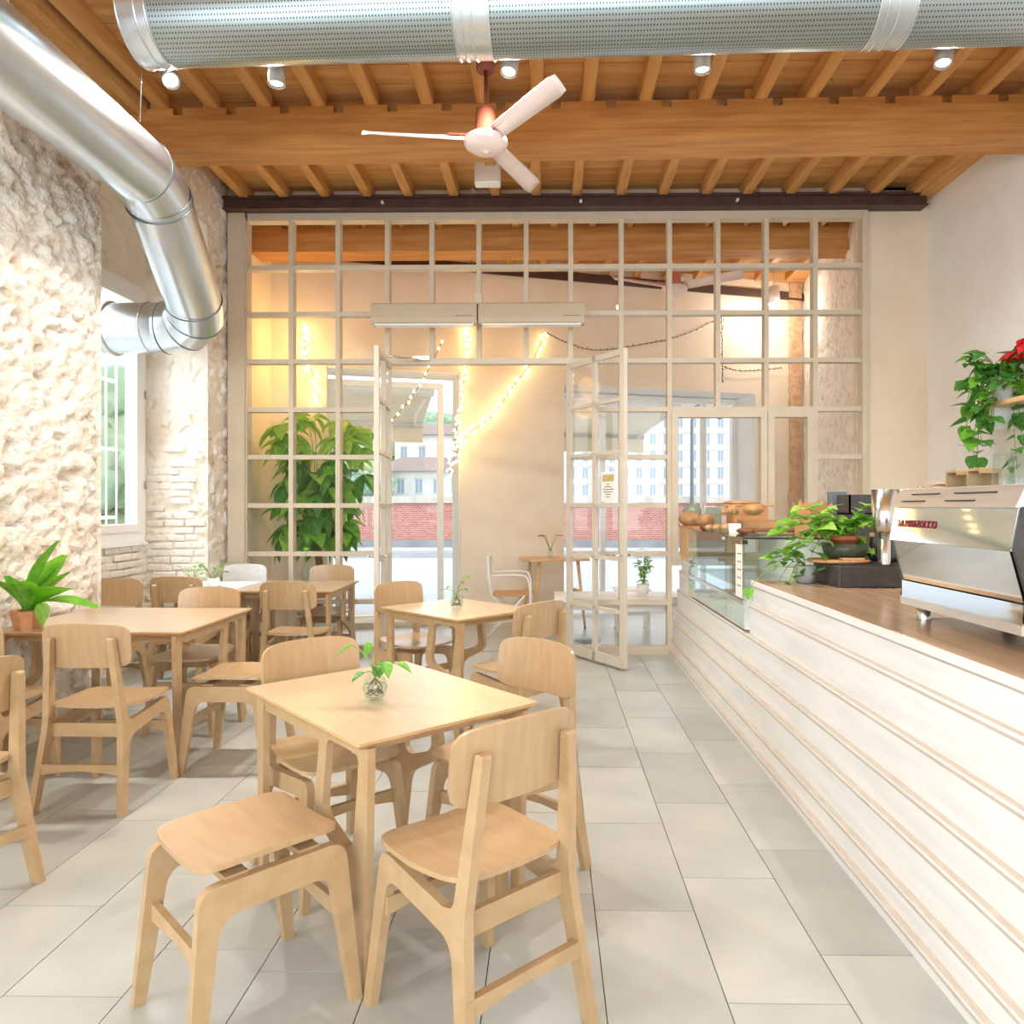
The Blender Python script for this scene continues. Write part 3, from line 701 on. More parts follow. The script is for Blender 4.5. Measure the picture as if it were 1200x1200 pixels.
# ------------------------------------------------------------------ chairs, stools, tables
SIDE = fillet([(.212, 0, .0), (.248, 0, 0), (.212, .437, .045), (-.10, .402, .02), (-.147, .412, .03), (-.198, .80, .012), (-.230, .80, .014), (-.197, .40, .25), (-.252, 0, 0), (-.214, 0, 0), (-.148, .335, .075), (.165, .372, .05)], 6)
def tilt_frame(mb, s, base=.205, k=.08):
    for v in mb.v: v.x += s*(base-k*v.z)
    return mb
def plate(nx, ny, fx, fy_, thick, m, name, parent):
    """fx(u,v)->point for the top sheet, thickness along normal approximated by solidify"""
    vs = [fx(i/nx*2-1, j/ny*2-1) for j in range(ny+1) for i in range(nx+1)]
    me = mesh(name, vs, [(j*(nx+1)+i, j*(nx+1)+i+1, (j+1)*(nx+1)+i+1, (j+1)*(nx+1)+i) for j in range(ny) for i in range(nx)], m, True)
    bm = bmesh.new(); bm.from_mesh(me)
    g = bmesh.ops.solidify(bm, geom=bm.faces[:], thickness=thick); bmesh.ops.recalc_face_normals(bm, faces=bm.faces)
    for ed in bm.edges:
        if len(ed.link_faces) == 2 and ed.calc_face_angle(0) > .7: ed.smooth = False
    bm.to_mesh(me); bm.free(); return ob(name, me, parent)
def squircle(u, v, p=7.0):
    # map square to rounded square
    m_ = max(abs(u), abs(v))
    if m_ < 1e-6: return 0, 0
    n_ = (abs(u)**p+abs(v)**p)**(1/p); return u*m_/n_, v*m_/n_
def make_chair():
    c = emp('plywood_chair', 'x', 'chair', group='birch plywood chairs')
    for s in (-1, 1):
        mb = MB().prism(SIDE, 'x', -.014, .014); tilt_frame(mb, s); mb.build('side_frame', 'birch', c)
    def seat(u, v):
        a, b = squircle(u, v, 6); w = .205-.018*(1 if b < 0 else 0)*abs(b)
        return (a*w, .025+b*.205, .462+.010*a*a-.012*(1-b*b)+.008*max(0, -b)-.01*max(0, b)**3)
    plate(14, 14, seat, None, -.013, 'birch_panel', 'seat', c)
    def back(u, v):
        a, b = squircle(u, v, 6); x = a*.206; z = .752+b*.098
        return (x, -.190-.105*(z-.65)+.035*a*a, z+.012*(1-a*a)*(1 if b > 0 else .3))
    plate(16, 8, back, None, .014, 'birch_panel', 'backrest', c)
    st = fillet([(-.185, .34), (.185, .34), (.185, .40), (.0, .388, .2), (-.185, .40)])
    MB().prism([(-.183, .335), (.183, .335), (.181, .398), (-.181, .398)], 'y', -.165, -.145).build('rear_rail', 'birch', c)
    MB().prism([(-.19, .175), (-.1, .19), (0, .196), (.1, .19), (.19, .175), (.188, .225), (-.188, .225)], 'y', -.222, -.200).build('stretcher', 'birch', c)
    MB().prism([(-.19, .265), (-.1, .278), (0, .284), (.1, .278), (.19, .265), (.188, .315), (-.188, .315)], 'y', .165, .185).build('stretcher', 'birch', c)
    for s in (-1, 1): MB().lathe([(0, 0), (.012, 0), (.012, .006), (0, .006)], 10).build('glide', 'black', c, (s*.204, -.232, 0)); MB().lathe([(0, 0), (.012, 0), (.012, .006), (0, .006)], 10).build('glide', 'black', c, (s*.204, .229, 0))
    return c
chairs = [
 ((-.842, 2.79), -138, 'plywood chair facing the camera across the foreground table, behind the ball vase'),
 ((-.163, 2.782), -132-90, 'plywood chair directly behind the foremost chair, turned towards the foreground table'),
 ((-.195, 2.005), 132-90, 'foremost plywood chair seen from behind, beside the backless stool'),
 ((-.94, 5.02), -43-90, 'plywood chair on the street side of the table with the tiny sprig vase'),
 ((-.17, 4.22), 137-90, 'plywood chair with rear posts showing, nearest the open door leaf by the counter'),
 ((-1.87, 5.35), 0, 'plywood chair seen from behind in front of the bottle-vase table'),
 ((-1.98, 6.43), 180, 'plywood chair behind the bottle-vase table against the glazed partition'),
 ((-2.86, 5.70), 0, 'plywood chair seen from behind, tucked at the white window-side table'),
 ((-2.81, 6.51), 180, 'pale whitish chair in the corner behind the window-side table'),
 ((-2.13, 3.48), 0, 'plywood chair seen from behind at the long table with the fern'),
 ((-2.74, 3.50), 0, 'plywood chair cut by the picture edge at the fern table'),
 ((-2.245, 4.60), 180, 'plywood chair facing the camera at the open end of the fern table'),
 ((-3.21, 5.17), 180, 'plywood chair facing the camera in the window recess behind the fern table'),
 ((-2.17, 2.52), 90-12, 'plywood chair cut off at the picture edge in the near corner, turned away'),
]
proto = make_chair()
for i, ((x, y), a, lab) in enumerate(chairs):
    c = proto if i == 0 else copy_tree(proto)
    c.location = (x, y, 0); c.rotation_euler = (0, 0, R(a)); c['label'] = lab
    if i == 8:
        for ch in c.children:
            if ch.name.startswith('backrest'): ch.data = ch.data.copy(); ch.data.materials[0] = MATS['counter_white']
STF = fillet([(.205, 0), (.238, 0), (.200, .452, .055), (-.200, .452, .055), (-.238, 0), (-.205, 0), (-.150, .372, .06), (.150, .372, .06)], 6)
def make_stool():
    c = emp('plywood_stool', 'x', 'stool', group='backless plywood stools')
    for s in (-1, 1):
        mb = MB().prism(STF, 'y', -.014, .014)
        for v in mb.v: v.y += s*(.205-.06*v.z)
        mb.build('side_frame', 'birch', c)
    def seat(u, v):
        a, b = squircle(u, v, 8); return (a*.195, b*.185, .474+.014*b*b-.004*a*a)
    plate(14, 14, seat, None, -.014, 'birch_panel', 'seat', c)
    for s in (-1, 1): MB().prism([(-.185, .235), (0, .252), (.185, .235), (.183, .285), (-.183, .285)], 'x', s*.186-.01, s*.186+.01).build('stretcher', 'birch', c)
    for sx in (-1, 1): MB().box(sx*.10-.03, sx*.10+.03, -.17, .17, .440, .458).build('seat_batten', 'birch', c)
    return c
s1 = make_stool(); s1.location = (-.852, 2.038, 0); s1.rotation_euler = (0, 0, R(46)); s1['label'] = 'backless plywood stool in the foreground, tucked against the foremost chair'
s2 = copy_tree(s1); s2.location = (-1.70, 3.97, 0); s2.rotation_euler = (0, 0, 0); s2['label'] = 'backless plywood stool at the end of the long fern table'

TT = .73
def make_table(lx, ly, label, name='cafe_table', top='birch_top', leg='birch'):
    t = emp(name, label, 'table')
    m = MB(); hx, hy = lx/2, ly/2
    pts = fillet([(-hx, -hy, .012), (hx, -hy, .012), (hx, hy, .012), (-hx, hy, .012)], 3); ins = [(x*(1-.02/hx), y*(1-.02/hy)) for x, y in pts]; n = len(pts)
    vs = [(x, y, TT) for x, y in pts]+[(x, y, TT-.009) for x, y in pts]+[(x, y, TT-.024) for x, y in ins]
    fs = [tuple(range(n)), tuple(range(2*n, 3*n))[::-1]]+[(k*n+i, k*n+(i+1) % n, (k+1)*n+(i+1) % n, (k+1)*n+i) for k in range(2) for i in range(n)]
    m.add(vs, [f[::-1] for f in fs]); to = m.build('table_top', top, t); to.data.materials.append(MATS['ply_edge'])
    for p in to.data.polygons:
        if abs(p.normal.z) < .9: p.material_index = 1
    z1 = TT-.024; e = hx-.045
    for s in (-1, 1):
        y_ = s*(-hy+.05)
        outer = fillet([(e-.03, 0), (e+.010, 0), (e+.035, z1), (e-.275, z1), (e-.325, .42, .07), (e-.085, .30, .10)], 6)
        loop = fillet([(e-.228, z1-.03, .035), (e-.262, .435, .06), (e-.062, .365, .06), (e-.018, z1-.03, .035)], 6)
        # looped leg: two skins with the loop cut out, bridged
        bm = bmesh.new()
        for side in (-.012, .012):
            vo = [bm.verts.new((x*s, y_+side, z)) for x, z in outer]; vi = [bm.verts.new((x*s, y_+side, z)) for x, z in loop]
            eo = [bm.edges.new((vo[k], vo[(k+1) % len(vo)])) for k in range(len(vo))]; ei = [bm.edges.new((vi[k], vi[(k+1) % len(vi)])) for k in range(len(vi))]
            bmesh.ops.triangle_fill(bm, edges=eo+ei, use_beauty=True)
            if side < 0: A0 = (vo, vi)
            else:
                for a_, b_ in ((A0[0], vo), (A0[1], vi)):
                    for k in range(len(a_)): bm.faces.new((a_[k], a_[(k+1) % len(a_)], b_[(k+1) % len(a_)], b_[k]))
        bmesh.ops.recalc_face_normals(bm, faces=bm.faces)
        me = bpy.data.meshes.new('leg'); bm.to_mesh(me); bm.free(); me.materials.append(MATS[leg]); ob('leg', me, t)
        MB().prism(fillet([(-s*(e-.03), 0), (-s*(e+.010), 0), (-s*(e+.035), z1), (-s*(e-.05), z1), (-s*(e-.03), z1-.06, .05)], 4), 'y', y_-.012, y_+.012).build('leg', leg, t)
        MB().prism([(-(e-.05), z1-.05), (e-.28, z1-.05), (e-.27, z1), (-(e-.03), z1)] if s > 0 else [(-(e-.28), z1-.05), (e-.05, z1-.05), (e-.03, z1), (-(e-.27), z1)], 'y', y_-.010, y_+.010).build('apron', leg, t)
    for x in (-e+.1, e-.1): MB().box(x-.012, x+.012, -hy+.062, hy-.062, z1-.05, z1).build('apron', leg, t)
    return t
t1 = make_table(.87, .68, 'square plywood table in the foreground with the round glass ball vase'); t1.location = (-.578, 2.576, 0); t1.rotation_euler = (0, 0, R(132.5+180))
t2 = make_table(.80, .66, 'plywood table by the open doors with a tiny sprig vase'); t2.location = (-.60, 4.77, 0); t2.rotation_euler = (0, 0, R(137+180))
t3 = make_table(.92, 1.06, 'long plywood table with the potted fern along the stone wall'); t3.location = (-2.475, 4.28, 0); t3.rotation_euler = (0, 0, R(-90))
t4 = make_table(.80, .82, 'plywood table with a clear glass bottle vase near the partition'); t4.location = (-2.11, 6.10, 0); t4.rotation_euler = (0, 0, R(-90))
t5 = make_table(.66, .66, 'bright white-topped table with two small plants in the window corner', top='counter_white'); t5.location = (-2.86, 6.10, 0); t5.rotation_euler = (0, 0, R(-90))

# ------------------------------------------------------------------ counter
ct = emp('bar_counter', 'white-washed bar counter clad in stepped plywood boards', 'counter', (1.15, 3.5, 0))
def cb(name, m, x0, x1, y0, y1, z0, z1, par=None): return box(name, m, par or ct, x0-1.15, x1-1.15, y0-3.5, y1-3.5, z0, z1)
CY0, CY1 = .75, 6.86
lv = [0.0, .055, .15, .32, .45, .62, .80, .925]
XF = [1.132, 1.152, 1.172, 1.192, 1.212, 1.232, 1.252]
GY0, GY1 = 4.47, 6.22     # glass display bay
for k in range(7):
    z0, z1, xf = lv[k], lv[k+1], XF[k]
    segs = [(CY0, CY1)] if k < 5 else [(CY0, GY0), (GY1, CY1)]
    for a, b in segs:
        # leaning board: the top edge stands proud of the board above
        pr = [(xf+.004-1.15, z0), (xf+.028-1.15, z0), (xf+.024-1.15, z1), (xf-.0-1.15, z1)]
        bo = MB().prism(pr, 'y', a-3.5, b-3.5).build('board', 'counter_white', ct); bo.data.materials.append(MATS['counter_edge'])
        for p in bo.data.polygons:
            if p.normal.z > .8: p.material_index = 1
        cb('board_edge', 'counter_edge', xf-.001, xf+.02, a, b, z1-.022, z1-.012)
cb('carcass', 'wall_white', 1.26, 1.95, CY0, GY0, 0, .915); cb('carcass', 'wall_white', 1.26, 1.95, GY0, CY1, 0, .62)
cb('rear_cabinet', 'wall_white', 1.84, 2.35, GY0+.05, 6.2, 0, 1.0)
wt = MB().rbox(1.246, 2.30, CY0, GY0-.005, .917, .947, .004).build('worktop', 'counter_top'); tag(wt, 'brown wooden counter worktop under the espresso machine', 'worktop')
MB().box(1.240, 1.25, CY0, GY0-.005, .915, .945).build('edge_strip', 'counter_white', wt)
# back counter (staff side) so the room reads from the side
# crate end of the display bay
cr = emp('counter_crate', 'light wooden crate end topped with a board at the far end of the counter', 'crate', (1.24, 6.5, .927))
for (a, b) in ((6.22, 6.52), (6.525, 6.86)): box('crate_board', 'crate_wood', cr, 0, .025, a-6.5, b-6.5, 0, .275)
box('crate_side', 'crate_wood', cr, .025, .6, .335, .36, 0, .275); box('crate_top', 'board_wood', cr, -.01, .62, -.3, .37, .275, .295)
# glass display case
gd = emp('display_case', 'glass pastry display case set into the counter front', 'display case', (1.2, 5.3, .62))
def gb(name, m, x0, x1, y0, y1, z0, z1): return box(name, m, gd, x0-1.2, x1-1.2, y0-5.3, y1-5.3, z0-.62, z1-.62)
gb('front_glass', 'glass_green', 1.196, 1.202, GY0, GY1, .82, 1.195); gb('lower_glass', 'glass_green', 1.196, 1.202, GY0, GY1, .655, .795)
gb('glass_rail', 'steel', 1.190, 1.212, GY0, GY1, .795, .82); gb('side_glass', 'glass_green', 1.20, 1.80, GY0, GY0+.006, .95, 1.195)
gb('side_glass', 'glass_green', 1.20, 1.80, GY1-.01, GY1-.004, .66, 1.195)
gb('top_glass', 'glass_thick', 1.19, 1.82, GY0-.004, GY1, 1.196, 1.206); gb('top_edge', 'black', 1.19, 1.82, GY0-.008, GY0-.004, 1.196, 1.206)
gb('price_strip', 'paper', 1.192, 1.195, GY0+.02, GY0+.17, .83, 1.16)
gb('corner_clamp', 'chrome', 1.186, 1.22, GY0-.012, GY0+.02, 1.165, 1.19); gb('corner_clamp', 'chrome', 1.186, 1.22, GY0+.5, GY0+.53, 1.17, 1.19)
gb('shelf', 'glass_thick', 1.25, 1.78, GY0+.05, GY1-.05, .86, .87); gb('base_plate', 'white_paint', 1.21, 1.80, GY0+.01, GY1-.01, .64, .655); gb('back_panel', 'white_paint', 1.80, 1.82, GY0, GY1, .62, 1.19)
for k in range(5): gb('price_mark', 'ink', 1.1915, 1.1922, GY0+.04, GY0+.13, 1.10-.05*k, 1.106-.05*k)

# ------------------------------------------------------------------ food and things on the display
ZT = 1.206; ZB = 1.222
def loaf(name, label, c, rx, ry, rz, m='crust', rot=0, cat='bread', slash=3):
    b = MB().blob((0, 0, rz*.85), rx, ry, rz, 3, .07, 3).build(name, m, None, c, (0, 0, R(rot))); tag(b, label, cat)
    for k in range(slash):
        t = (k+.5)/slash*1.3-.65; MB().tube([(t*rx-.01, -ry*.55, rz*1.62-rz*abs(t)*.45), (t*rx+.02, 0, rz*1.87-rz*abs(t)*.5), (t*rx+.03, ry*.55, rz*1.62-rz*abs(t)*.45)], .005, 6).build('crust_slash', 'crust_dark', b)
    return b
loaf('bread_loaf', 'big round brown loaf on the crate top by the window', (1.285, 6.62, ZB), .10, .10, .072, rot=20)
loaf('bread_loaf', 'cut loaf beside the glass cake stand', (1.36, 6.30, ZB), .10, .075, .06, rot=60)
for i, (x, y) in enumerate(((1.262, 5.70), (1.30, 5.595), (1.34, 5.485))):
    loaf('bread_roll', ('smallest bread roll at the far end of the row', 'middle bread roll of the row on the glass', 'nearest plump bread roll of the row on the glass')[i], (x, y, ZT), .03+.003*i, .085, .028+.003*i, 'crust', rot=-30, slash=0)
loaf('dark_roll', 'dark roll lying before the row of bread rolls', (1.27, 5.83, ZT), .06, .04, .025, 'crust_dark', slash=0)
cs = emp('cake_stand', 'low glass cake stand carrying a croissant and a bun', 'cake stand', (1.48, 5.62, ZT))
MB().lathe([(.0, 0), (.085, 0), (.085, .006), (.02, .012), (.03, .03), (.042, .055), (.03, .08), (.018, .1), (.02, .118)], 28).build('foot', 'glass_thick', cs)
MB().lathe([(0, .118), (.19, .118), (.20, .132), (.195, .132), (.187, .124), (0, .124)], 40).build('plate', 'glass_thick', cs)
cro = emp('croissant', 'golden croissant on the glass cake stand', 'croissant', (1.42, 5.62, ZT+.1245), R(30))
for k in range(7):
    t = (k-3)/3; a = t*1.1; MB().blob((math.sin(a)*.075, .05-math.cos(a)*.05, .012+.03*(1-abs(t)*.6)), .024, .036*(1-.45*abs(t)), .042*(1-.55*abs(t)), 2, .05, 4, a).build('segment', 'crust' if k % 2 else 'bun', cro)
loaf('glazed_bun', 'shiny seeded bun on the glass cake stand', (1.575, 5.60, ZT+.129), .078, .07, .045, 'bun', slash=0)
for i in range(5):
    loaf('chocolate_cookie', ('brown cookie at the near end of the heap below the cake stand', 'second brown cookie of the front row below the cake stand', 'third brown cookie of the front row, toward the counter staff side', 'brown cookie of the rear row beside the cake stand foot', 'last brown cookie of the rear row toward the dark pods')[i], (1.37+.088*(i % 3), 5.05+.1*(i//3), ZT+.002), .045, .04, .02, 'crust_dark', rot=40*i, slash=0)['group'] = 'cookies below the cake stand'
bd = emp('serving_board', 'thin wooden board of flatbread raised on a box', 'board', (1.62, 6.02, 1.206))
box('riser', 'kraft', bd, -.12, .16, -.12, .12, 0, .19); MB().rbox(-.21, .24, -.12, .13, .19, .207, .006).build('board_top', 'board_wood', bd); MB().blob((-.03, 0, .222), .15, .07, .022, 2, .15, 4).build('flatbread', 'crust', bd)
bx_ = emp('wooden_box', 'shallow brown box lying behind the cake stand', 'box', (1.66, 5.81, ZT)); MB().rbox(-.13, .15, -.08, .08, 0, .075, .004).build('box_body', 'kraft', bx_); box('box_lid', 'board_wood', bx_, -.132, .152, -.082, .082, .075, .083)
pc = emp('pine_twig', 'dark bundle of chocolate pods and a pine twig on the glass top', 'twig', (1.62, 4.95, ZT))
MB().tube([(-.16, .02, .022), (0, 0, .024), (.1, -.01, .022)], .022, 8).build('pod', 'crust_dark', pc); MB().tube([(-.12, -.05, .018), (.06, -.06, .018)], .018, 8).build('pod', 'crust_dark', pc)
for k in range(9): MB().tube([(.10+.011*k, -.02, .03), (.10+.014*k, -.03+.02*(k % 3), .075-.003*k)], .008, 6, r1=.002).build('scale', 'crust_dark', pc)
tr = emp('pastry_tray', 'oval glass tray with a yellow tart at the case corner', 'tray', (1.46, 4.72, ZT)); MB().lathe([(0, 0), (.09, 0), (.14, .018), (.136, .02), (.088, .005), (0, .005)], 32, sx=1.15).build('dish', 'glass_thick', tr); MB().blob((.03, 0, .017), .06, .045, .014, 2, .1).build('tart', 'lemon', tr)
MB().tube([(-.09, -.03, .02), (.03, -.07, .03)], .006, 6).build('tong', 'steel', tr)
cd1 = emp('price_card', 'small white price card leaning on the cake stand foot', 'card', (1.37, 5.34, ZT)); MB().add([(-.045, 0, 0), (.045, 0, 0), (.045, .02, .065), (-.045, .02, .065), (-.045, .003, 0), (.045, .003, 0), (.045, .023, .065), (-.045, .023, .065)], [(0, 1, 2, 3), (7, 6, 5, 4), (0, 4, 5, 1), (1, 5, 6, 2), (2, 6, 7, 3), (3, 7, 4, 0)]).build('card', 'paper', cd1)
cd2 = emp('menu_card', 'pale green menu card standing behind the loaves', 'card', (1.52, 6.70, ZB)); MB().box(-.075, .075, 0, .012, 0, .17).build('card', 'lamp_green', cd2); box('card_border', 'paper', cd2, -.083, .083, .006, .016, -.0, .178)
cd3 = emp('price_card', 'tiny white card at the far crate corner', 'card', (1.262, 6.79, ZB)); box('card', 'paper', cd3, -.03, .03, 0, .006, 0, .06)
lp = emp('desk_lamp', 'small grey-green round desk lamp bent over behind the bread', 'lamp', (1.40, 6.79, ZB))
MB().lathe([(0, 0), (.05, 0), (.05, .012), (0, .016)], 20).build('lamp_base', 'lamp_green', lp); MB().tube(catmull([(0, 0, .01), (.015, 0, .08), (.0, 0, .14)]), .007, 8).build('lamp_stem', 'lamp_green', lp)
sh = MB().lathe([(.005, .10), (.045, .092), (.075, .06), (.084, .02), (.084, 0), (.078, 0), (.07, .05), (.04, .082), (0, .09)], 28).build('lamp_shade', 'lamp_green', lp, (-.065, 0, .115), (R(65), R(20), 0))
kb = emp('kraft_box', 'scalloped brown kraft paper box behind the trailing plant', 'box', (1.73, 4.78, 1.206))
def kraft_side(a): return [(-.075, 0), (.075, 0), (.095, .22), (.055, .19), (.03, .235), (0, .20), (-.03, .235), (-.055, .19), (-.095, .22)]
for a in range(4):
    o_ = MB().prism(kraft_side(a), 'y', -.080, -.075).build('box_side', 'kraft', kb, None, (0, 0, R(90*a+25)))
rb = emp('receipt_stand', 'tall dark grey card stand beside the kraft box', 'stand', (2.02, 5.1, 1.0)); MB().box(-.07, .06, -.01, .01, .2, .50).build('stand_card', 'stand_grey', rb); MB().box(-.075, .075, -.05, .05, 0, .22).build('stand_block', 'slate', rb)
nb = emp('napkin_box', 'grey open tray box behind the terracotta pot', 'box', (2.14, 4.88, 1.345)); m = MB(); m.box(-.17, .17, -.1, -.09, 0, .13).box(-.17, .17, .09, .1, 0, .13).box(-.17, -.16, -.1, .1, 0, .13).box(.16, .17, -.1, .1, 0, .13).box(-.17, .17, -.1, .1, -.345, .01); m.build('tray_box', 'slate', nb); MB().box(-.15, .15, -.08, .08, .01, .1).build('napkins', 'paper', nb)

# black slab cooler box on the worktop
bs = emp('black_unit', 'low black cooling unit on the worktop beneath the plant board', 'unit', (1.86, 4.12, .948)); MB().rbox(-.25, .40, -.08, .32, 0, .118, .006).build('unit_body', 'slate', bs); MB().rbox(-.23, .38, -.06, .30, .117, .1235, .002).build('unit_top', 'black', bs); box('unit_screen', 'pot_grey', bs, .20, .235, -.083, -.079, .06, .085)
wb = emp('chopping_board', 'oval wooden board under the dark green bowl', 'board', (1.70, 4.28, 1.0725)); MB().lathe([(0, 0), (.155, 0), (.165, .008), (.155, .018), (0, .018)], 32, sx=1.1).build('board', 'board_wood', wb); MB().rbox(-.03, .10, -.13, -.08, .0185, .030, .004).build('spoon_rest', 'crate_wood', wb)
gbw = emp('green_bowl', 'ribbed dark green bowl beneath the terracotta pot', 'bowl', (1.75, 4.31, 1.091)); MB().lathe([(0, 0), (.08, 0), (.115, .02), (.135, .09), (.128, .09), (.105, .025), (0, .012)], 40).build('bowl', 'bowl_green', gbw)
for i, (x, y, hgt) in enumerate(((1.935, 4.37, .15), (1.965, 4.24, .17), (2.04, 4.33, .14))):
    b = emp('sauce_bottle', ('small dark bottle next to the terracotta pot', 'tallest dark bottle of the three by the steel pitcher', 'dark bottle half hidden by the espresso machine')[i], 'bottle', (x, y, 1.072), group='dark bottles by the espresso machine')
    MB().lathe([(0, 0), (.032, 0), (.034, .01), (.034, hgt*.6), (.012, hgt*.78), (.011, hgt)], 18).build('bottle_body', 'bottle_dark', b); MB().lathe([(.013, hgt*.97), (.013, hgt*1.12), (0, hgt*1.12)], 12).build('cap', 'board_wood' if i == 0 else 'black', b)
pt_ = emp('steel_pitcher', 'brushed steel pitcher standing left of the espresso machine', 'pitcher', (1.89, 4.105, 1.0725)); MB().lathe([(0, .18), (.058, .18), (.064, .19), (.072, .42), (.068, .42), (.06, .2), (0, .19)], 32).build('pitcher_body', 'steel', pt_); MB().lathe([(.03, 0), (.032, .18), (0, .18)], 16).build('pedestal', 'steel', pt_); MB().tube(catmull([(.07, 0, .40), (.13, 0, .37), (.12, 0, .27), (.065, 0, .25)]), .007, 8).build('pitcher_handle', 'steel', pt_)

# ------------------------------------------------------------------ espresso machine
em = emp('espresso_machine', 'mirror-polished espresso machine standing on the worktop', 'espresso machine', (1.40, 2.46, .948))
EY0, EY1 = -.24, .54
def ep(name, m, pts, y0=EY0, y1=EY1): return MB().prism(pts, 'y', y0, y1).build(name, m, em)
ep('core', 'black', [(.075, .09), (.52, .09), (.52, .45), (.05, .45), (.03, .33), (.035, .31), (.08, .15)], EY0+.012, EY1-.012)
ep('back_panel', 'chrome', [(.0, .315), (.012, .315), (.036, .446), (.024, .446)])
ep('top_cover', 'steel_brush', fillet([(.012, .447), (.53, .447), (.53, .52, .01), (.045, .52, .01)], 3), EY0-.004, EY1+.004)
ep('splash_panel', 'chrome', [(.010, .313), (.018, .313), (.060, .155), (.052, .155)], EY0+.02, EY1-.012)
ep('glass_edge', 'glass_green', [(.004, .313), (.012, .313), (.054, .155), (.046, .155)], EY1-.014, EY1-.004)
ep('drip_base', 'chrome', [(.046, .075), (.06, .075), (.06, .150), (.046, .150)], EY0+.015, EY1-.01)
ep('base_plate', 'steel_brush', [(.04, .055), (.52, .055), (.52, .085), (.04, .085)], EY0+.01, EY1-.01)
for (y0, y1) in ((EY0-.004, EY0+.010), (EY1-.010, EY1+.004)): ep('side_cheek', 'slate', [(.045, .09), (.54, .09), (.54, .45), (.03, .45), (.004, .32), (.012, .31), (.058, .15)], y0, y1)
for y in (-.2, .46):
    for x in (.10, .44): MB().lathe([(.026, 0), (.026, .056), (0, .056)], 16).build('foot', 'steel', em, (x, y, 0))
for (a, b, x) in ((.30, .48, .022), (-.02, .16, .022), (.22, .42, .034), (-.12, .12, .034)): MB().box(x-.0035, x+.0015, a, b, .469+(x-.022)*2.2, .473+(x-.022)*2.2).build('vent_slot', 'black', em)
text('LA MARZOCCO', .040, 'logo_red', em, (.0075, .345, .370), (R(80), 0, R(-90)), 'maker_lettering', .0015)
cups = [(-.30, .10), (-.22, .10), (-.14, .10), (-.36, .22)]
for i, (y, x) in enumerate(((-.03, .11), (-.115, .11), (-.20, .11), (-.07, .20), (-.16, .20))):
    g_ = MB().lathe([(.036, 0), (.031, .105), (.029, .105), (.033, .006), (0, .006)], 24).build('water_glass', 'glass_thick', None, (1.40+x, 2.46+y, 1.469), (0, 0, 0)); tag(g_, 'clear tumbler upside down among the glasses on the espresso machine', 'glass', 'tumblers on the espresso machine')
def wcup(loc, label):
    c = emp('wooden_rest', label, 'wooden rest', loc, R(-8))
    pr = fillet([(-.055, 0), (.055, 0), (.055, .065, .02), (-.055, .065, .02)], 4); pi = fillet([(-.045, .0), (.045, .0), (.045, .055, .015), (-.045, .055, .015)], 4)
    MB().prism(pr, 'x', .028, .036).build('back_plate', 'birch_panel', c); 
    m = MB(); n = len(pr)
    for k in range(n-1):
        a, b = Vector(pr[k]), Vector(pr[k+1]); a2, b2 = Vector(pi[k]), Vector(pi[k+1]); 
        m.add([(x, p.x, p.y) for x in (-.03, .03) for p in (a, b, b2, a2)], [(0, 1, 2, 3), (7, 6, 5, 4), (0, 4, 5, 1), (2, 6, 7, 3), (1, 5, 6, 2), (0, 3, 7, 4)])
    m.build('shell', 'birch', c); return c
wcup((1.53, 2.72, 1.469), 'curved wooden holder on the machine, left of its pair')
wcup((1.53, 2.58, 1.469), 'curved wooden holder on the machine, beside the upturned glasses')
sp_ = emp('spoon_bundle', 'bunch of tools lying on the machine corner behind the pitcher', 'tools', (1.47, 2.86, 1.469))
for k in range(4): MB().tube([(0, -.03+.025*k, .006), (.05, .02*k, .018), (.16, -.05+.03*k, .008)], .005, 6).build('spoon', 'steel' if k % 2 else 'crate_wood', sp_)

# ------------------------------------------------------------------ plants
def leaf_mesh(name, prof, droop, fold, m, seg=8, bend_=0.0):
    """unit leaf along +y, width profile prof(t), folded along the midrib"""
    vs = []
    for i in range(seg+1):
        t = i/seg; w = prof(t); z = -droop*t*t
        for s in (-1, -.5, 0, .5, 1): vs.append((s*w, t, z+fold*w*abs(s)+bend_*math.sin(t*9+s)*.02))
    return mesh(name, vs, [(i*5+j, i*5+j+1, (i+1)*5+j+1, (i+1)*5+j) for i in range(seg) for j in range(4)], m, True)
ov = lambda t: .42*math.sin(math.pi*min(1, t*.93+.07)**.75)*(1-.25*t)
hr = lambda t: max(0.0, .46*math.sin(math.pi*(t*.9+.1)**.62))
la = lambda t: .27*math.sin(math.pi*t**.85)+.004
st_ = lambda t: .035+.17*math.sin(math.pi*min(1, max(0, t-.05)**1.1*1.02))
LM = {n: [leaf_mesh('leaf', p, d, f, mm) for d, f, mm in v] for n, p, v in (
    ('pothos', hr, ((.25, .25, 'leaf_green'), (.4, .15, 'leaf_lime'), (.1, .3, 'leaf_dark'))),
    ('money', la, ((.45, .35, 'leaf_green'), (.7, .3, 'leaf_dark'), (.3, .4, 'leaf_lime'))),
    ('strap', st_, ((.45, .3, 'leaf_fern'), (.8, .2, 'leaf_fern'), (.15, .4, 'leaf_green'))),
    ('ovate', ov, ((.3, .25, 'leaf_green'), (.5, .2, 'leaf_lime'), (.2, .3, 'leaf_dark'))),
    ('red', la, ((.3, .2, 'poinsettia'), (.6, .2, 'poinsettia'))))}
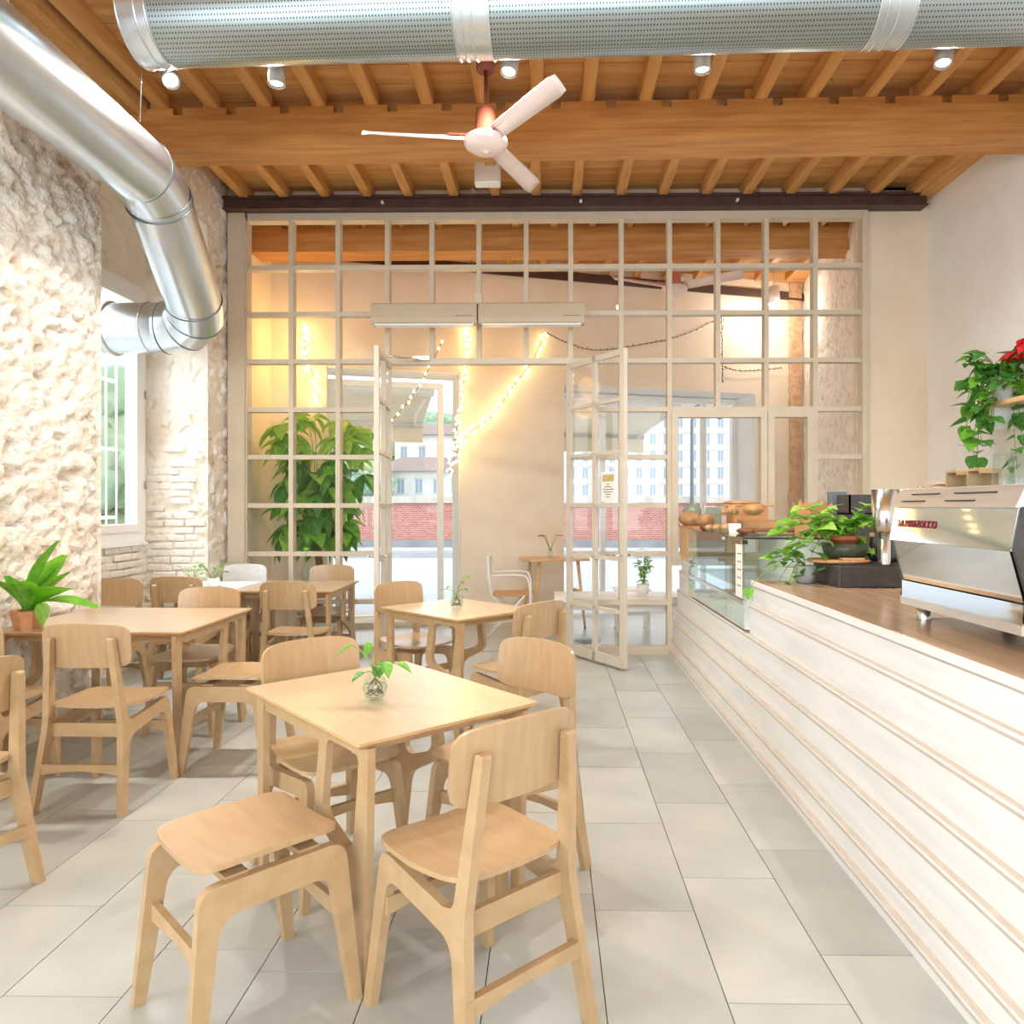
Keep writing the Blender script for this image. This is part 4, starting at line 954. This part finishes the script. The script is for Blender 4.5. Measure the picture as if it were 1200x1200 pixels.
def leaf(parent, kind, p, d, ln, wid=1.0, roll=0, var=None):
    d = Vector(d).normalized(); z = Vector((0, 0, 1)); x = d.cross(z)
    if x.length < .05: x = Vector((1, 0, 0))
    x.normalize(); n = x.cross(d)
    M = Matrix((x, d, n)).transposed().to_4x4() @ Matrix.Rotation(roll, 4, 'Y') @ Matrix.Diagonal((ln*wid, ln, ln, 1)); M.translation = Vector(p)
    me = LM[kind][rnd.randrange(len(LM[kind])) if var is None else var]
    o_ = bpy.data.objects.new('leaf', me); link(o_, parent); o_.matrix_local = M; return o_
def stem(parent, pts, r, m='stem_green', name='stem'): return MB().tube(pts, r, 6, r1=r*.6).build(name, m, parent)
def rdir(up=0.0): a = rnd.uniform(0, 2*math.pi); return Vector((math.cos(a), math.sin(a), up))
# trailing pothos on the green bowl
pp = emp('trailing_pothos', 'large lush pothos in a terracotta pot spilling over the case', 'plant', (1.75, 4.31, 1.106))
MB().lathe([(0, 0), (.06, 0), (.085, .095), (.092, .095), (.092, .12), (.082, .12), (.078, .10), (0, .10)], 28).build('pot', 'terracotta', pp)
for k in range(18):
    a = rnd.uniform(-.4, .4)+math.pi*(1 if k < 13 else 0)*1+rnd.uniform(-.5, .5); ln = rnd.uniform(.12, .46) if k < 13 else rnd.uniform(.06, .14)
    e_ = Vector((math.cos(a)*ln, math.sin(a)*ln*.7-.03, rnd.uniform(.02, .30) if ln < .34 else rnd.uniform(-.04, .16)))
    P_ = bez((0, 0, .11), (e_.x*.4, e_.y*.4, .26), e_, 8); stem(pp, P_, .004)
    for i in range(2, 9):
        if rnd.random() < .85: leaf(pp, 'pothos', P_[i], rdir(rnd.uniform(-.3, .7))+Vector((-.2, -.5, 0)), rnd.uniform(.075, .125), rnd.uniform(.8, 1.1), rnd.uniform(-.5, .5), rnd.choice((0, 1, 1)))
# small grey pot with hanging tendrils at the counter edge
sp2 = emp('tendril_plant', 'young pothos in a grey pot with a tendril over the counter edge', 'plant', (1.52, 4.32, .948))
MB().lathe([(0, 0), (.05, 0), (.066, .10), (.06, .10), (.05, .09), (0, .09)], 24).build('pot', 'pot_grey', sp2)
for k in range(10):
    a = rnd.uniform(2.0, 4.6); ln = rnd.uniform(.1, .24); e_ = Vector((math.cos(a)*ln, math.sin(a)*ln*.6, rnd.uniform(-.05, .17)))
    P_ = bez((0, 0, .09), (e_.x*.4, e_.y*.4, .20), e_, 6); stem(sp2, P_, .003)
    for i in (3, 5, 6):
        if rnd.random() < .8: leaf(sp2, 'pothos', P_[i], rdir(rnd.uniform(-.5, .6)), rnd.uniform(.04, .085), rnd.uniform(.7, 1), rnd.uniform(-.5, .5))
P_ = catmull([(-.05, -.02, .09), (-.2, -.03, .09), (-.31, -.05, .01), (-.345, -.06, -.03)]); stem(sp2, P_, .003); leaf(sp2, 'pothos', P_[-1], (-.3, -.5, -.8), .07, 1.0, 0, 0)
for s in ((.02, -.07), (-.03, -.06)): leaf(sp2, 'ovate', (s[0], s[1], .05), (.35 if s[0] > 0 else -.2, -.6, .5), .10, .5, .6, 2)
# fern in copper foil on the long table
fe = emp('potted_fern', 'bird-nest fern in a crumpled copper foil pot on the long table', 'plant', (-2.85, 3.93, TT))
prof = [(.07, 0), (.075, .03), (.085, .08), (.088, .10), (.08, .105), (0, .09)]
fo_ = MB().lathe(prof, 9).build('pot', 'copper_foil', fe)
for p in fo_.data.polygons: p.use_smooth = False
MB().lathe([(0, .1), (.078, .1)], 12).build('soil', 'soil', fe)
for k in range(13):
    a = k*2.4+.3; tilt = .25+.42*(k % 3)/2; ln = rnd.uniform(.22, .34)
    leaf(fe, 'strap', (.02*math.cos(a), .02*math.sin(a), .10), (max(-.02, math.cos(a)*tilt), math.sin(a)*tilt, 1), ln, rnd.uniform(.9, 1.25), rnd.uniform(-.4, .4))
leaf(fe, 'strap', (.03, 0, .11), (.9, -.2, .75), .30, 1.0, .2, 1); leaf(fe, 'strap', (.0, 0, .11), (.28, 0, 1), .40, 1.1, .3, 2); leaf(fe, 'ovate', (.09, -.02, .14), (.3, -.3, -.8), .12, .8, 0, 1)
# ball vase with cutting
def ball_vase(loc, sc, label, dirs, r=.045):
    v = emp('ball_vase', label, 'vase', loc)
    MB().lathe([(0, .002), (.02*sc, .002), (.036*sc, .012*sc), (r*sc, .043*sc), (.036*sc, .072*sc), (.022*sc, .084*sc), (.024*sc, .092*sc), (.021*sc, .092*sc), (.019*sc, .084*sc), (.033*sc, .071*sc), (.042*sc, .043*sc), (.033*sc, .014*sc), (0, .006)], 28).build('glass_body', 'glass_thick', v)
    MB().lathe([(0, .008*sc), (.03*sc, .013*sc), (.040*sc, .04*sc), (.037*sc, .055*sc), (0, .055*sc)], 20).build('water', 'glass_thick', v)
    for k in range(7):
        a = k*.9; MB().tube(catmull([(.0, 0, .075*sc), (.025*math.cos(a)*sc, .025*math.sin(a)*sc, .045*sc), (.03*math.cos(a+1.6)*sc, .03*math.sin(a+1.6)*sc, .022*sc), (.015*math.cos(a+3)*sc, .015*math.sin(a+3)*sc, .035*sc)], 4), .0022*sc, 5).build('root', 'stem_brown', v)
    for (d, ln, L_) in dirs:
        d = Vector(d); e_ = d*ln; P_ = bez((0, 0, .07*sc), (d.x*ln*.2, d.y*ln*.2, .07*sc+ln*.7), (e_.x, e_.y, .07*sc+e_.z), 6); stem(v, P_, .003*sc)
        leaf(v, 'pothos', P_[-1], (d.x, d.y-.3, -.25), L_, .85, rnd.uniform(-.3, .3), 0 if ln > .08 else 2)
    return v
ball_vase((-.60, 2.50, TT), 1.0, 'clear glass ball vase with rooted pothos cutting on the foreground table',
    [((-.6, 0, .9), .13, .075), ((-.15, .2, 1), .12, .06), ((.35, -.2, .75), .085, .075), ((-.5, -.3, .45), .06, .06), ((.8, .1, .55), .095, .06), ((.2, -.3, .6), .08, .06)])
ball_vase((-.60, 4.72, TT), 1.05, 'tiny glass ball vase with a dark sprig on the table by the doors',
    [((-.5, 0, .8), .09, .035), ((.3, 0, 1), .11, .035), ((.6, .1, .7), .08, .035), ((-.9, 0, .6), .09, .03), ((.5, 0, 1.1), .13, .035)])
bv = emp('bottle_vase', 'clear twisted glass bottle on the table against the partition', 'vase', (-2.03, 6.02, TT))
MB().lathe([(0, 0), (.036, 0), (.038, .01), (.03, .05), (.040, .10), (.036, .14), (.016, .19), (.014, .235), (.018, .24), (.015, .24), (.012, .19), (.03, .14), (.034, .10), (.026, .05), (0, .006)], 24).build('glass_body', 'glass_green', bv)
for k in range(4):
    d = rdir(1.4); P_ = bez((0, 0, .22), d*.03+Vector((0, 0, .25)), d*.045+Vector((0, 0, .24)), 4); stem(bv, P_, .002); leaf(bv, 'ovate', P_[-1], d, .04, .9)
for i, (x, y) in enumerate(((-2.93, 5.92), (-2.77, 5.96))):
    v = emp('herb_jar', ('small leafy herb in a round glass jar by the window', 'small leafy herb in a white cup next to the round glass jar')[i], 'plant', (x, y, TT))
    MB().lathe([(0, 0), (.045, 0), (.055, .03), (.05, .075), (.046, .075), (0, .01)], 20).build('jar', 'glass_thick' if i == 0 else 'white_paint', v)
    for k in range(16):
        d = rdir(rnd.uniform(.5, 1.5)); P_ = bez((0, 0, .06), d*.05+Vector((0, 0, .06)), d*rnd.uniform(.05, .10)+Vector((0, 0, .07)), 4); stem(v, P_, .002); leaf(v, 'ovate', P_[-1], d-Vector((0, 0, .5)), rnd.uniform(.04, .06), .8)
# money tree behind the partition
mt = emp('money_tree', 'bushy tall money tree behind the glazed partition', 'plant', (-2.36, 7.42, 0))
MB().lathe([(0, 0), (.13, 0), (.17, .32), (.18, .34), (.165, .34), (.15, .3), (0, .3)], 28).build('pot', 'white_paint', mt); MB().lathe([(0, .31), (.155, .31)], 20).build('soil', 'soil', mt)
for k in range(3): MB().tube([(.025*math.cos(2.1*k+z*9), .025*math.sin(2.1*k+z*9), .3+z) for z in (i*.1 for i in range(9))], .022, 8, r1=.016).build('trunk', 'stem_brown', mt)
nl = 0
for k in range(59):
    a = k*2.39996; h_ = 1.08+1.25*((k*.7548) % 1); rr = .50*math.sqrt(max(.12, 1-((h_-1.75)/.9)**2))*rnd.uniform(.35, 1.12)
    tip = Vector((math.cos(a)*rr, math.sin(a)*rr*.62, h_)); P_ = bez((0, 0, min(1.1, h_-.15)), (tip.x*.4, tip.y*.4, h_+.10), tip, 6); stem(mt, P_, .005, 'stem_green')
    for j in range(5):
        b = j*2*math.pi/5+rnd.uniform(-.2, .2); d = Vector((math.cos(b), math.sin(b)*.9, rnd.uniform(-.75, .05)))+Vector((tip.x, tip.y, 0))*.5
        leaf(mt, 'money', tip, d, rnd.uniform(.21, .31), rnd.uniform(.85, 1.1), rnd.uniform(-.4, .4), (2 if h_ > 1.9 else None)); nl += 1
# hanging shelf plant and poinsettia on the right wall
sh_ = emp('wall_shelf', 'pale wooden wall shelf carrying plants at the picture edge', 'shelf', (XR, 5.3, 2.14)); box('shelf_board', 'crate_wood', sh_, -.26, 0, -1.2, .42, 0, .035); box('shelf_bracket', 'white_metal', sh_, -.22, 0, .2, .215, -.16, 0)
hp = emp('hanging_pothos', 'dense pothos trailing down from the end of the wall shelf', 'plant', (XR-.13, 5.52, 2.176))
MB().lathe([(0, 0), (.08, 0), (.11, .17), (.115, .18), (.1, .18), (0, .15)], 24).build('pot', 'white_paint', hp)
for k in range(22):
    a = rnd.uniform(2.0, 5.2); ln = rnd.uniform(.10, .22); drop = rnd.uniform(-.62, .25); e_ = Vector((math.cos(a)*ln-.05, math.sin(a)*ln, .1+drop))
    P_ = catmull([(0, 0, .16), (math.cos(a)*ln*.7-.03, math.sin(a)*ln*.7, .24+max(0, drop*.6)), e_ if drop > 0 else (math.cos(a)*ln-.05, math.sin(a)*ln, .1+drop*.5), (e_.x+rnd.uniform(-.05, .03), e_.y, e_.z-.03)], 4); stem(hp, P_, .004)
    for i in range(3, len(P_)):
        if rnd.random() < .85: leaf(hp, 'pothos', P_[i], rdir(rnd.uniform(-.9, .3))+Vector((-.35, -.5, 0)), rnd.uniform(.08, .145), rnd.uniform(.75, 1), rnd.uniform(-.5, .5), rnd.choice((0, 2, 2)))
ps = emp('poinsettia', 'red poinsettia beside the trailing pothos on the shelf', 'plant', (XR-.13, 5.05, 2.176))
MB().lathe([(0, 0), (.06, 0), (.08, .12), (.075, .12), (0, .1)], 20).build('pot', 'terracotta', ps)
for k in range(4):
    c_ = Vector((-.08+.05*rnd.random(), .22-.15*k, .34+.06*(k % 2))); stem(ps, bez((0, 0, .1), (c_.x*.5, c_.y*.5, .3), c_, 5), .005)
    for j in range(9): leaf(ps, 'red', c_, Vector((math.cos(j*.7), math.sin(j*.7), rnd.uniform(-.6, .2))), rnd.uniform(.11, .17), 1.4, rnd.uniform(-.3, .3))
    for j in range(5): leaf(ps, 'ovate', c_-Vector((0, 0, .08)), Vector((math.cos(j*1.3), math.sin(j*1.3), -.3)), .14, .8, 0, 2)

# ------------------------------------------------------------------ vestibule furniture
fc = emp('folding_armchair', 'white metal folding armchair with wooden seat by the cream wall', 'chair', (-.41, 7.78, 0), R(-90))
for s in (-1, 1):
    MB().tube([(s*.2, -.22, .88), (s*.2, -.20, .48), (s*.2, .20, .02)], .011, 8).build('leg', 'white_metal', fc); MB().tube([(s*.2, -.24, .02), (s*.2, .16, .46)], .011, 8).build('leg', 'white_metal', fc)
    MB().tube(catmull([(s*.23, -.20, .67), (s*.24, .12, .68), (s*.24, .20, .62), (s*.23, .22, .40), (s*.22, .20, .02)], 5), .010, 8).build('armrest', 'white_metal', fc)
MB().rbox(-.2, .2, -.235, -.215, .62, .87, .01).build('backrest', 'white_paint', fc); MB().rbox(-.2, .2, -.18, .20, .455, .475, .006).build('seat', 'board_wood', fc)
def small_table(loc, label, lx, ly, hgt, m, rz=0):
    t = emp('side_table', label, 'table', loc, rz); MB().rbox(-lx/2, lx/2, -ly/2, ly/2, hgt-.025, hgt, .006).build('table_top', m, t)
    for sx in (-1, 1):
        for sy in (-1, 1): MB().tube([(sx*(lx/2-.12), sy*(ly/2-.08), hgt-.03), (sx*(lx/2-.05), sy*(ly/2-.03), 0)], .022, 8, r1=.014).build('leg', m, t)
        box('cross_rail', m, t, sx*(lx/2-.09)-.012, sx*(lx/2-.09)+.012, -ly/2+.08, ly/2-.08, .40, .44)
    return t
small_table((.06, 8.42, 0), 'narrow pale wooden table against the cream wall with bud vase', .70, .55, .80, 'crate_wood', ANG)
bvv = emp('bud_vase', 'small bud vase with drooping leaves on the narrow pale table', 'vase', (.02, 8.40, .80)); MB().lathe([(0, 0), (.035, 0), (.038, .05), (.025, .10), (.028, .11), (.024, .11), (0, .01)], 20).build('glass_body', 'glass_green', bvv)
for k in range(6):
    d = rdir(1.5); P_ = bez((0, 0, .08), d*.06+Vector((0, 0, .12)), d*.09+Vector((0, 0, .12)), 5); stem(bvv, P_, .003); leaf(bvv, 'ovate', P_[-1], d-Vector((0, 0, 1.4)), .075, .8, 0, 2)
bn = emp('white_bench', 'long white bench table seen through the right door leaf', 'bench', (.72, 7.42, 0)); MB().rbox(-.66, .62, -.24, .24, .44, .50, .006).build('bench_top', 'white_paint', bn)
for sx in (-.58, .54):
    for sy in (-.18, .18): MB().box(sx-.022, sx+.022, sy-.022, sy+.022, 0, .44).build('leg', 'white_paint', bn)
for sy in (-.18, .18): MB().box(-.58, .54, sy-.012, sy+.012, .36, .42).build('rail', 'white_paint', bn)
ch2 = emp('white_stool', 'white slatted stool under the window beyond the bench', 'stool', (.95, 8.3, 0))
for sx in (-.17, .17):
    for sy in (-.15, .15): MB().box(sx-.016, sx+.016, sy-.016, sy+.016, 0, .44).build('leg', 'white_paint', ch2)
for k in range(4): MB().box(-.20, .20, -.19+.1*k, -.11+.1*k, .44, .46).build('slat', 'white_paint', ch2)
for z in (.18, .30): MB().box(-.17, .17, -.16, -.14, z, z+.04).build('rail', 'white_paint', ch2)
vp = emp('leafy_shrub', 'bright yellow-green potted shrub standing on the bench', 'plant', (.97, 7.46, .50))
MB().lathe([(0, 0), (.05, 0), (.065, .10), (.06, .10), (0, .08)], 20).build('pot', 'white_paint', vp)
for k in range(6):
    d = rdir(3.2); P_ = bez((0, 0, .08), d*.04+Vector((0, 0, .15)), d*.07+Vector((0, 0, .06+.03*k)), 8); stem(vp, P_, .004)
    for i in range(1, 9):
        for _ in range(2): leaf(vp, 'ovate', P_[i], rdir(rnd.uniform(-.2, .9)), rnd.uniform(.05, .085), .75, rnd.uniform(-.4, .4), 1)
gbb = emp('glass_bowl', 'round clear glass bowl on the floor behind the door leaf', 'bowl', (.38, 7.25, 0)); MB().lathe([(0, 0), (.08, 0), (.14, .05), (.15, .10), (.145, .10), (.135, .055), (0, .01)], 28).build('bowl', 'glass_thick', gbb); MB().lathe([(0, .02), (.12, .05), (.12, .06), (0, .065)], 20).build('contents', 'pot_grey', gbb)
vl = emp('wall_spotlight', 'white spotlight on the dark steel beam of the entrance room', 'spotlight', (2.85, 9.2, 3.95)); MB().lathe([(0, .22), (.06, .22), (.075, 0), (.068, 0), (.05, .18), (0, .18)], 24).build('housing', 'white_paint', vl); MB().tube([(0, 0, .2), (0, 0, .45)], .01, 6).build('mount', 'white_paint', vl); MB().lathe([(0, .05), (.06, .05)], 16).build('lens', 'lamp_glow', vl)
L = bpy.data.lights.new('wall_spotlight_lamp', 'POINT'); L.energy = 24; L.color = (1, .92, .82); L.shadow_soft_size = .06; lo = bpy.data.objects.new('wall_spotlight_lamp', L); link(lo, vl); lo.location = (0, 0, -.05)

# ------------------------------------------------------------------ string lights on the facade wall
bulb = MB().blob((0, 0, 0), .0145, .0145, .019, 1).mesh('bulb', 'bulb_glow'); bulb_off = MB().blob((0, 0, 0), .008, .008, .014, 1).mesh('bulb', 'wire_dark')
def strand(label, pts, n, lit=True, spread=.05, power=0):
    s = emp('string_lights', label, 'string lights', pts[0]); b = Vector(pts[0]); C = catmull([Vector(p)-b for p in pts], 8)
    MB().tube(C, .004, 5).build('wire', 'wire_dark', s)
    for k in range(n):
        t = (k+.5)/n*(len(C)-1); i = int(t); p = C[i].lerp(C[min(i+1, len(C)-1)], t-i)
        ob('bulb', bulb if lit else bulb_off, s, p+Vector((rnd.uniform(-spread, spread), rnd.uniform(-.02, .0), rnd.uniform(-spread, spread)*.6)))
    if power:
        for k in range(3):
            L = bpy.data.lights.new('string_glow', 'POINT'); L.energy = power; L.color = (1, .58, .18); L.shadow_soft_size = .15
            lo = bpy.data.objects.new('string_glow', L); link(lo, s); lo.location = C[int((k+.5)/3*(len(C)-1))]+Vector((.05, -.30, 0))
    return s
strand('lit string lights on the wall behind the money tree', [(-2.67, 8.02, 3.42), (-2.71, 8.01, 3.23), (-2.67, 8.02, 3.0), (-2.58, 8.04, 2.76), (-2.56, 8.05, 2.57)], 34, power=4)
strand('lit string lights dropping along the white door reveal', [(-.96, 8.53, 3.52), (-.95, 8.53, 3.19), (-1.03, 8.51, 2.64), (-1.10, 8.49, 2.13), (-1.17, 8.47, 1.73)], 60, spread=.035, power=1.5)
strand('lit string lights swagged diagonally across the cream wall', [(-.03, 8.81, 3.51), (-.21, 8.75, 3.13), (-.44, 8.68, 2.81), (-.69, 8.61, 2.45), (-.98, 8.52, 2.22), (-1.11, 8.49, 1.93)], 60, power=2.0)
strand('faint string lights hanging in front of the street door', [(-1.23, 8.42, 3.33), (-1.42, 8.38, 2.92), (-1.61, 8.32, 2.61), (-1.84, 8.25, 2.31)], 14, spread=.02)
strand('unlit string of bulbs swagged high over the window', [(-.03, 8.81, 3.51), (.23, 8.88, 3.40), (.61, 8.99, 3.33), (1.27, 9.18, 3.46), (1.72, 9.31, 3.59), (2.25, 9.47, 3.86)], 40, lit=False, spread=.012)
strand('unlit string of bulbs hanging straight down beside the brick edge', [(2.25, 9.47, 3.86), (2.26, 9.47, 3.44), (2.26, 9.47, 3.01)], 20, lit=False, spread=.02)
strand('unlit string of bulbs running level towards the brick edge', [(2.28, 9.48, 3.21), (2.55, 9.55, 3.17), (3.11, 9.72, 3.24)], 18, lit=False, spread=.012)

# ------------------------------------------------------------------ street and far bank
st = MB().box(-40, 45, 9.3, 24, -.3, -.06).build('street', 'asphalt'); tag(st, kind='structure')
box('sidewalk', 'sidewalk', st, -40, 45, 22.2, 23.9, -.07, .04); box('dark_road_strip', 'asphalt_dark', st, -40, 45, 20.3, 22.2, -.065, -.05)  # darker strip of road along the sidewalk
pw = MB().box(-40, 45, 23.9, 24.4, -.1, 1.5).build('parapet_wall', 'parapet_brick'); tag(pw, 'long red brick river parapet across the street', 'wall', kind='structure')
box('parapet_base', 'asphalt_dark', pw, -40, 45, 23.84, 23.9, 0, .28); box('parapet_coping', 'parapet_cap', pw, -40, 45, 23.8, 24.5, 1.5, 1.72)
rv_ = MB().box(-150, 150, 24.5, 130, -4.2, -4).build('river', 'house_glass'); tag(rv_, kind='structure')
bk = MB().box(-150, 150, 118, 260, -4, 1.0).build('river_bank', 'sidewalk'); tag(bk, kind='structure')
hl = MB(); n = 60
vs = []
for j in range(9):
    for i in range(n+1):
        x = -150+300*i/n; y = 165+j*14; vs.append((x, y, 1+32*math.sin(math.pi*j/16)*(1.0+.35*noise.noise((x*.02, j*.2, 1)))))
hl.add(vs, [(j*(n+1)+i, j*(n+1)+i+1, (j+1)*(n+1)+i+1, (j+1)*(n+1)+i) for j in range(8) for i in range(n)], True); tag(hl.build('hill', 'hill'), kind='structure')
def house(label, cx, y, w, d, h, m, rows, cols, roof='hip', wz0=2, ww=1.1, wh=2.0, eave=.8, name='town_house'):
    b = emp(name, label, 'building', (cx, y, 1)); box('wall', m, b, -w/2, w/2, 0, d, 0, h)
    rf = MB()
    if roof == 'hip': rf.add([(-w/2-eave, -eave, h), (w/2+eave, -eave, h), (w/2+eave, d+eave, h), (-w/2-eave, d+eave, h), (-w/4, d/2, h+2.6), (w/4, d/2, h+2.6)], [(0, 1, 5, 4), (1, 2, 5), (2, 3, 4, 5), (3, 0, 4), (3, 2, 1, 0)])
    else: rf.box(-w/2-eave, w/2+eave, -eave, d, h, h+.5)
    rf.build('roof', 'roof_tile', b)
    for r_ in range(rows):
        z = wz0+r_*(h-wz0)/rows
        for c in range(cols):
            x = -w/2+(c+.5)*w/cols; wn = box('window', 'house_glass', b, x-ww/2, x+ww/2, -.04, .0, z, z+wh)
            box('surround', 'parapet_cap', wn, x-ww/2-.2, x+ww/2+.2, -.12, .0, z+wh, z+wh+.3); box('window_sill', 'parapet_cap', wn, x-ww/2-.15, x+ww/2+.15, -.1, .0, z-.2, z)
            box('glazing_bar', 'house_white', wn, x-.05, x+.05, -.06, -.03, z, z+wh)
        box('string_course', 'parapet_cap', b, -w/2, w/2, -.08, 0, z-1.0, z-.8)
    return b
house('low white house with a hip roof across the river, behind the trees', -21.5, 120, 15, 9, 6.2, 'house_white', 1, 5, wz0=2.6, wh=2.2)
house('taller white villa on the slope seen through the street door', -20.0, 134, 17, 10, 13.6, 'house_white', 2, 5, wz0=4.6, wh=2.2)
house('pale palace front with rows of framed windows across the river', 17.5, 122, 34, 14, 16.5, 'house_white', 5, 15, wz0=2.2, ww=.85, wh=1.7)
def bush_tree(label, loc, r, h, m, group):
    t = emp('far_tree', label, 'tree', loc, group=group); MB().tube([(0, 0, 0), (0, 0, h*.6)], r*.12, 8).build('trunk', 'stem_brown', t)
    c = MB()
    for k in range(14):
        a = k*2.4; q_ = rnd.uniform(.2, .75)*r; c.blob((math.cos(a)*q_, math.sin(a)*q_, h*rnd.uniform(.35, .85)), r*rnd.uniform(.35, .55), r*rnd.uniform(.35, .55), r*rnd.uniform(.3, .5), 3, .45, 4)
    c.build('crown', m, t)
TG = 'trees on the far river bank'
for i, (x, y, r, h, m, lab) in enumerate(((-37, 116, 6.5, 10, 'tree_green', 'blue-green tree on the far bank just right of the money tree'), (-31, 117, 4.5, 11, 'tree_green2', 'yellowish tree on the far bank left of the white house'), (-27.5, 114, 3.4, 5.5, 'tree_green', 'low round bush tree before the white house'),
    (-46, 118, 7, 12, 'tree_green', 'broad tree on the far bank behind the money tree'), (-22, 150, 9, 19, 'tree_green', 'dark tree on the slope above the white villa'), (-12, 152, 9, 22, 'tree_green', 'tall tree on the slope right of the white villa'), (-32, 152, 8, 17, 'tree_green2', 'pale tree on the slope left of the white villa'), (4, 150, 9, 26, 'tree_green', 'tall tree on the slope left of the palace'), (30, 150, 9, 30, 'tree_green', 'tall tree behind the palace roof'))):
    bush_tree(lab, (x, y, 1), r, h, m, TG)
def awning(x0, x1, zt, zf, out, label):
    a = emp('awning', label, 'awning', (0, 8.865, 0), ANG); y0 = TH+.02
    MB().tube([(x0, y0+.12, zt), (x1, y0+.12, zt)], .07, 12).build('roller', 'white_metal', a)
    MB().add([(x0, y0+.12, zt), (x1, y0+.12, zt), (x1, y0+out, zf), (x0, y0+out, zf), (x0, y0+.12, zt+.006), (x1, y0+.12, zt+.006), (x1, y0+out, zf+.006), (x0, y0+out, zf+.006)], [(0, 1, 2, 3), (7, 6, 5, 4), (0, 4, 5, 1), (1, 5, 6, 2), (2, 6, 7, 3), (3, 7, 4, 0)]).build('canvas', 'awning', a)
    MB().box(x0, x1, y0+out-.03, y0+out+.03, zf-.05, zf+.03).build('front_bar', 'grey_lamp', a); MB().box(x0, x1, y0+out-.004, y0+out+.004, zf-.27, zf-.04).build('valance', 'awning', a)
    for x in (x0+.12, x1-.12): MB().tube([(x, y0+.1, zt-.12), (x-.05, y0+out*.5, (zt+zf)/2-.1), (x, y0+out-.03, zf-.04)], .018, 8).build('folding_arm', 'white_metal', a)
awning(L0-.5, L1-.22, 2.86, 2.58, 1.35, 'cream awning over the street door')
awning(R0-.3, R1-.75, 2.82, 2.50, 1.35, 'cream awning over the street window')
lm = emp('street_lamp', 'grey cast-iron street lamp post on the river parapet', 'lamp post', (4.65, 23.6, 0)); MB().lathe([(.16, 0), (.16, .3), (.11, .4), (.10, 1.0), (.14, 1.05), (.09, 1.15), (.06, 1.6), (.05, 4.2)], 16).build('post', 'galv_dark', lm); MB().tube(catmull([(0, 0, 4.1), (.1, 0, 4.6), (.6, 0, 4.8), (.9, 0, 4.6)]), .04, 8).build('bracket', 'galv_dark', lm); MB().lathe([(.0, .3), (.2, .22), (.24, 0), (0, -.1)], 14).build('lantern', 'galv_dark', lm, (.9, 0, 4.3))

# yard outside the recess window
yw = MB().box(-9.6, -9.2, 3, 16, -.3, 4.4).build('yard_wall', 'house_white'); tag(yw, 'pale garden wall outside the recess window', 'wall', kind='structure')
yg = MB().box(-9.2, -3.95, 3, 16, -.3, -.05).build('yard_ground', 'sidewalk'); tag(yg, kind='structure')
bush_tree('blue-green garden tree behind the bars of the recess window', (-7.6, 11.4, 0), 1.5, 3.6, 'tree_green', 'garden trees outside the recess window')
bush_tree('small leafy garden tree low outside the recess window', (-5.9, 9.3, 0), .9, 2.2, 'tree_green', 'garden trees outside the recess window')
